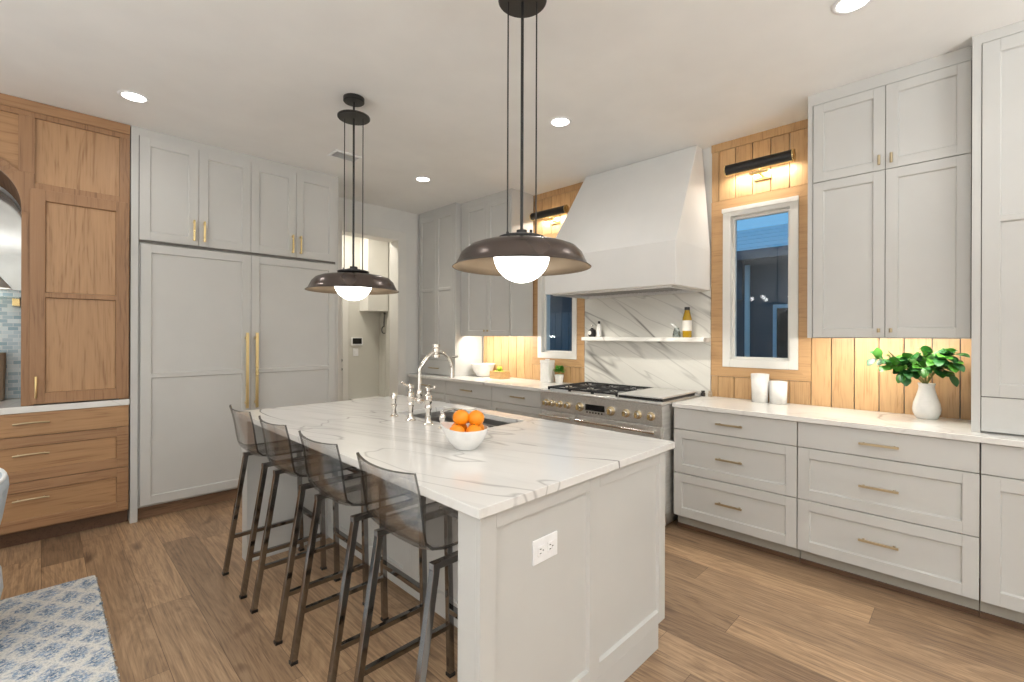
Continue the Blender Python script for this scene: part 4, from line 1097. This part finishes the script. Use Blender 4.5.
def tumbler(x, y, h, r0, r1, label):
    bm = lathe(B(), [(r0, 0), (r1, h), (r1-.004, h), (r0-.004, .012), (0, .01)], (x, y, Z0), 48)
    for v in bm.verts:
        a = math.atan2(v.co.y-y, v.co.x-x); rr = Vector((v.co.x-x, v.co.y-y, 0)); v.co += rr*.025*cos(a*16)
    tag(obj('ceramic_cup', bm, M['white'], smooth='all'), label, 'cup')
tumbler(3.728, 1.135, .208, .052, .06, 'taller white ribbed cup below the right window')
tumbler(3.75, 1.02, .160, .054, .058, 'shorter white ribbed cup below the right window')
bm = lathe(B(), [(.06, 0), (.075, .004), (.115, .07), (.14, .14), (.145, .15), (.139, .15), (.11, .075), (.07, .014), (0, .012)], (3.665, 4.125, Z0), 48)
tag(obj('serving_bowl', bm, M['white'], smooth=True), 'large white bowl on the left counter beside the wooden crate', 'bowl')
t = thing('wooden_crate', (3.63, 3.80, Z0), 'small wooden crate holding green apples on the left counter', 'crate')
bm = B(); cx, cy = 3.625, 3.80; hx, hy, hh = .075, .085, .085
box(bm, cx-hx, cx+hx, cy-hy, cy+hy, Z0, Z0+.01)
for q in ((cx-hx, cx-hx+.01, cy-hy, cy+hy), (cx+hx-.01, cx+hx, cy-hy, cy+hy), (cx-hx+.01, cx+hx-.01, cy-hy, cy-hy+.01), (cx-hx+.01, cx+hx-.01, cy+hy-.01, cy+hy)): box(bm, *q, Z0+.01, Z0+hh)
obj('box', bm, M['crate'], t, bevel=.002)
for (dx, dy, dz), lab in (((-.026, -.036, .062), 'green apple in the crate, front right'), ((-.02, .038, .062), 'green apple in the crate, left side'), ((.03, .0, .065), 'green apple in the crate, at the back'), ((-.008, -.004, .112), 'green apple on top of the others in the crate')):
    p = Vector((cx+dx, cy+dy, Z0+dz)); o = thing('apple', p, lab, 'apple', 'green apples in the wooden crate')
    b = ball(B(), p, .032, .92, 20)
    for v in b.verts:
        rr = math.hypot(v.co.x-p.x, v.co.y-p.y)
        if v.co.z > p.z and rr < .014: v.co.z -= .006*(1-rr/.014)
    obj('flesh', b, M['apple'], o, smooth='all'); obj('stem', cyl(B(), (p.x, p.y, p.z+.02), (p.x+.003, p.y, p.z+.038), .0015, 6), M['soil'], o)
t = thing('canister', (3.72, 3.18, Z0), 'white square lidded canister on the left counter below the window', 'canister')
def rrect(bm, cx, cy, hx, hy, r, z0, z1, n=5):
    pts = []
    for sx, sy, a0 in ((1, 1, 0), (-1, 1, 90), (-1, -1, 180), (1, -1, 270)):
        for i in range(n+1):
            a = radians(a0+90*i/n); pts.append((cx+sx*(hx-r)+r*cos(a), cy+sy*(hy-r)+r*sin(a)))
    lo = [bm.verts.new((x, y, z0)) for x, y in pts]; hi = [bm.verts.new((x, y, z1)) for x, y in pts]; m = len(pts)
    for i in range(m): bm.faces.new((lo[i], lo[(i+1) % m], hi[(i+1) % m], hi[i]))
    bm.faces.new(lo); bm.faces.new(hi); return bm
obj('body', rrect(B(), 3.72, 3.18, .057, .057, .014, Z0, Z0+.198), M['white'], t, smooth=True)
obj('lid', rrect(rrect(B(), 3.72, 3.18, .06, .06, .015, Z0+.199, Z0+.228), 3.72, 3.18, .018, .018, .006, Z0+.2281, Z0+.24), M['white'], t, smooth=True)
t = thing('potted_herb', (3.73, 3.03, Z0), 'small green herb in a pale pot beside the white canister', 'plant')
obj('pot', lathe(B(), [(.036, 0), (.048, .08), (.050, .086), (.044, .086), (.042, .075), (0, .072)], (3.73, 3.03, Z0), 24), M['white'], t, smooth=True)
bm = B(); R = random.Random(3)
for i in range(190):
    a, e = R.uniform(0, 2*pi), R.uniform(-.15, 1); rr = R.uniform(.02, .062); d = Vector((cos(a)*math.sqrt(max(0, 1-e*e*.9)), sin(a)*math.sqrt(max(0, 1-e*e*.9)), e*.9))
    leaf_mesh(bm, Vector((3.73, 3.03, Z0+.115))+d*rr*.85, d+Vector((R.uniform(-.5, .5), R.uniform(-.5, .5), .2)), Vector((.01, .02, 1)), .028, .02)
obj('foliage', bm, M['herb'], t, smooth='all')
# shelf
ZS = 1.3875
t = thing('oil_bottle', (3.755, 1.70, ZS), 'golden oil bottle with a white label on the stone shelf', 'bottle')
obj('glass', lathe(B(), [(.032, 0), (.036, .005), (.036, .15), (.034, .165), (.024, .20), (.02, .215), (.02, .225), (0, .225)], (3.755, 1.70, ZS), 28), M['oil'], t, smooth=True)
obj('label', lathe(B(), [(.0364, .055), (.0366, .0552), (.0366, .14), (.0364, .1402)], (3.755, 1.70, ZS), 28, False), M['label'], t, smooth=True)
obj('cap', lathe(B(), [(.021, .2255), (.021, .25), (0, .251)], (3.755, 1.70, ZS), 20), M['black'], t, smooth=True)
t = thing('glass_cruet', (3.755, 1.79, ZS), 'small clear glass cruet with an angled spout beside the oil bottle', 'cruet')
obj('body', lathe(B(), [(.03, 0), (.034, .01), (.028, .05), (.02, .07), (.022, .08), (.018, .08), (.016, .07), (.024, .05), (.03, .012), (0, .008)], (3.755, 1.79, ZS), 24), M['glassware'], t, smooth=True)
bm = B(); tube(bm, [(3.75, 1.775, ZS+.055), (3.745, 1.80, ZS+.09), (3.745, 1.835, ZS+.115)], .009, 10); obj('spout', bm, M['steel'], t, smooth=True)
t = thing('soap_bottle', (3.755, 2.565, ZS), 'slim white bottle with a black cap on the stone shelf', 'bottle')
obj('body', lathe(B(), [(.022, 0), (.024, .004), (.024, .095), (.018, .115), (.01, .125), (0, .126)], (3.755, 2.565, ZS), 24), M['white'], t, smooth=True)
obj('cap', lathe(B(), [(.011, .1262), (.011, .15), (0, .15)], (3.755, 2.565, ZS), 16), M['black'], t, smooth=True)
t = thing('round_bottle', (3.755, 2.645, ZS), 'small round black bottle at the left end of the stone shelf', 'bottle')
bm = B(); lathe(bm, [(0, 0), (.028, 0), (.036, .012), (.04, .04), (.034, .066), (.014, .08), (.012, .088), (0, .088)], (3.755, 2.645, ZS), 24, False); obj('body', bm, M['black'], t, smooth=True)
obj('stopper', lathe(B(), [(.008, .0882), (.008, .1), (.014, .104), (.012, .114), (0, .116)], (3.755, 2.645, ZS), 16), M['chrome'], t, smooth=True)
bm = B(); 
for s in (-1,): lathe(bm, [(0, 0), (.02, 0), (.02, .001), (0, .001)], (0, 0, 0), 16, False); bmesh.ops.rotate(bm, verts=bm.verts, matrix=Matrix.Rotation(radians(-90), 3, 'Y')); bmesh.ops.translate(bm, verts=bm.verts, vec=(3.714, 2.645, ZS+.04))
obj('label', bm, M['label'], t)
for (x, y, m, lab) in ((3.755, 1.566, 'black', 'small black stopper-shaped jar at the back corner right of the range'), (3.77, 1.515, 'stone', 'small tan jar at the back corner right of the range')):
    tag(obj('spice_jar', lathe(B(), [(.016, 0), (.017, .025), (.012, .03), (.014, .034), (.014, .045), (0, .046)], (x, y, Z0 if y < 1.565 else Z0), 18), M[m], smooth=True), lab, 'jar')

# ------------------------------------------------------------------ rug and chair at the left edge
def rug():
    t = thing('area_rug', (-.6, 2.5, 0), 'blue and white diamond patterned woven rug on the wood floor', 'rug')
    bm = B(); x0, x1, y0, y1 = -2.2, .22, .9, 3.605; n = 60
    R = random.Random(2)
    rrect(bm, (x0+x1)/2, (y0+y1)/2, (x1-x0)/2, (y1-y0)/2, .012, .001, .012, 3); obj('pile', bm, M['rug'], t, bevel=.003)
    bm = B()
    for i in range(210):
        y = y0+.02+i*(y1-y0-.04)/210; a = R.uniform(-.003, .004)
        tube(bm, [(x1-.006, y, .006), (x1+.004+a, y+R.uniform(-.002, .002), .004)], .0022, 5)
    obj('whipped_edge', bm, M['rug'], t)
rug()
def chair():
    cx, cy = -.455, 3.12
    t = thing('tub_chair', (cx, cy, .012), 'pale blue-grey upholstered tub chair at the left edge by the rug', 'chair')
    zf = .0125
    bm = B(); lathe(bm, [(.20, 0), (.255, .02), (.31, .12), (.335, .24), (.33, .32), (.30, .39), (.27, .405), (0, .405)], (cx, cy, zf), 48); obj('base', bm, M['fabric'], t, smooth='all')
    n = 40; a0, a1 = radians(-60), radians(240); rows = []; bm = B()
    Hf = lambda q: .70+.06*sin(pi*q)**.7
    for i in range(n+1):
        q = i/n; a = a0+(a1-a0)*q; H = Hf(q)
        sec = [(.285, .406), (.295, .406), (.33, .55), (.352, H-.04), (.35, H-.01), (.335, H), (.30, H-.005), (.285, H-.06), (.27, .47), (.27, .41)]
        rows.append([bm.verts.new((cx+r*cos(a), cy+r*sin(a), zf+z)) for r, z in sec])
    for a, b in zip(rows, rows[1:]):
        m = len(a)
        for k in range(m): bm.faces.new((a[k], a[(k+1) % m], b[(k+1) % m], b[k]))
    bm.faces.new(rows[0]); bm.faces.new(rows[-1]); obj('back_shell', bm, M['fabric'], t, smooth='all')
    bm = B(); pts = []
    for i in range(n+1):
        q = i/n; a = a0+(a1-a0)*q; pts.append((cx+.338*cos(a), cy+.338*sin(a), zf+Hf(q)+.003))
    tube(bm, pts, .008, 8); obj('piping', bm, M['piping'], t, smooth='all')
    bm = B(); lathe(bm, [(0, .406), (.23, .406), (.25, .42), (.25, .47), (.23, .49), (0, .50)], (cx, cy, zf), 40, False); obj('seat_cushion', bm, M['fabric'], t, smooth='all')
chair()

# chandelier of the dining area beside the camera (its bulbs show as reflections in the window)
def chandelier():
    cx, cy, z = -1.0, 2.4, 1.98
    t = thing('chandelier', (cx, cy, HC), 'black dining chandelier mirrored in the right window', 'chandelier')
    obj('canopy', lathe(B(), [(0, -.03), (.06, -.03), (.065, -.001), (0, -.001)], (cx, cy, HC), 24, False), M['black'], t, smooth=True)
    obj('stem', cyl(B(), (cx, cy, z), (cx, cy, HC-.03), .008, 10), M['black'], t, smooth=True)
    for i in range(6):
        a = 2*pi*i/6+.3; p = Vector((cx+.38*cos(a), cy+.38*sin(a), z))
        bm = B(); tube(bm, [(cx, cy, z), (cx+.2*cos(a), cy+.2*sin(a), z-.05), (p.x, p.y, z-.04), (p.x, p.y, z+.03)], .007, 8); r = obj('arm', bm, M['black'], t, smooth=True)
        obj('bulb', ball(B(), (p.x, p.y, z+.065), .032, 1.1, 14), M['downlight'], r, smooth='all')
chandelier()
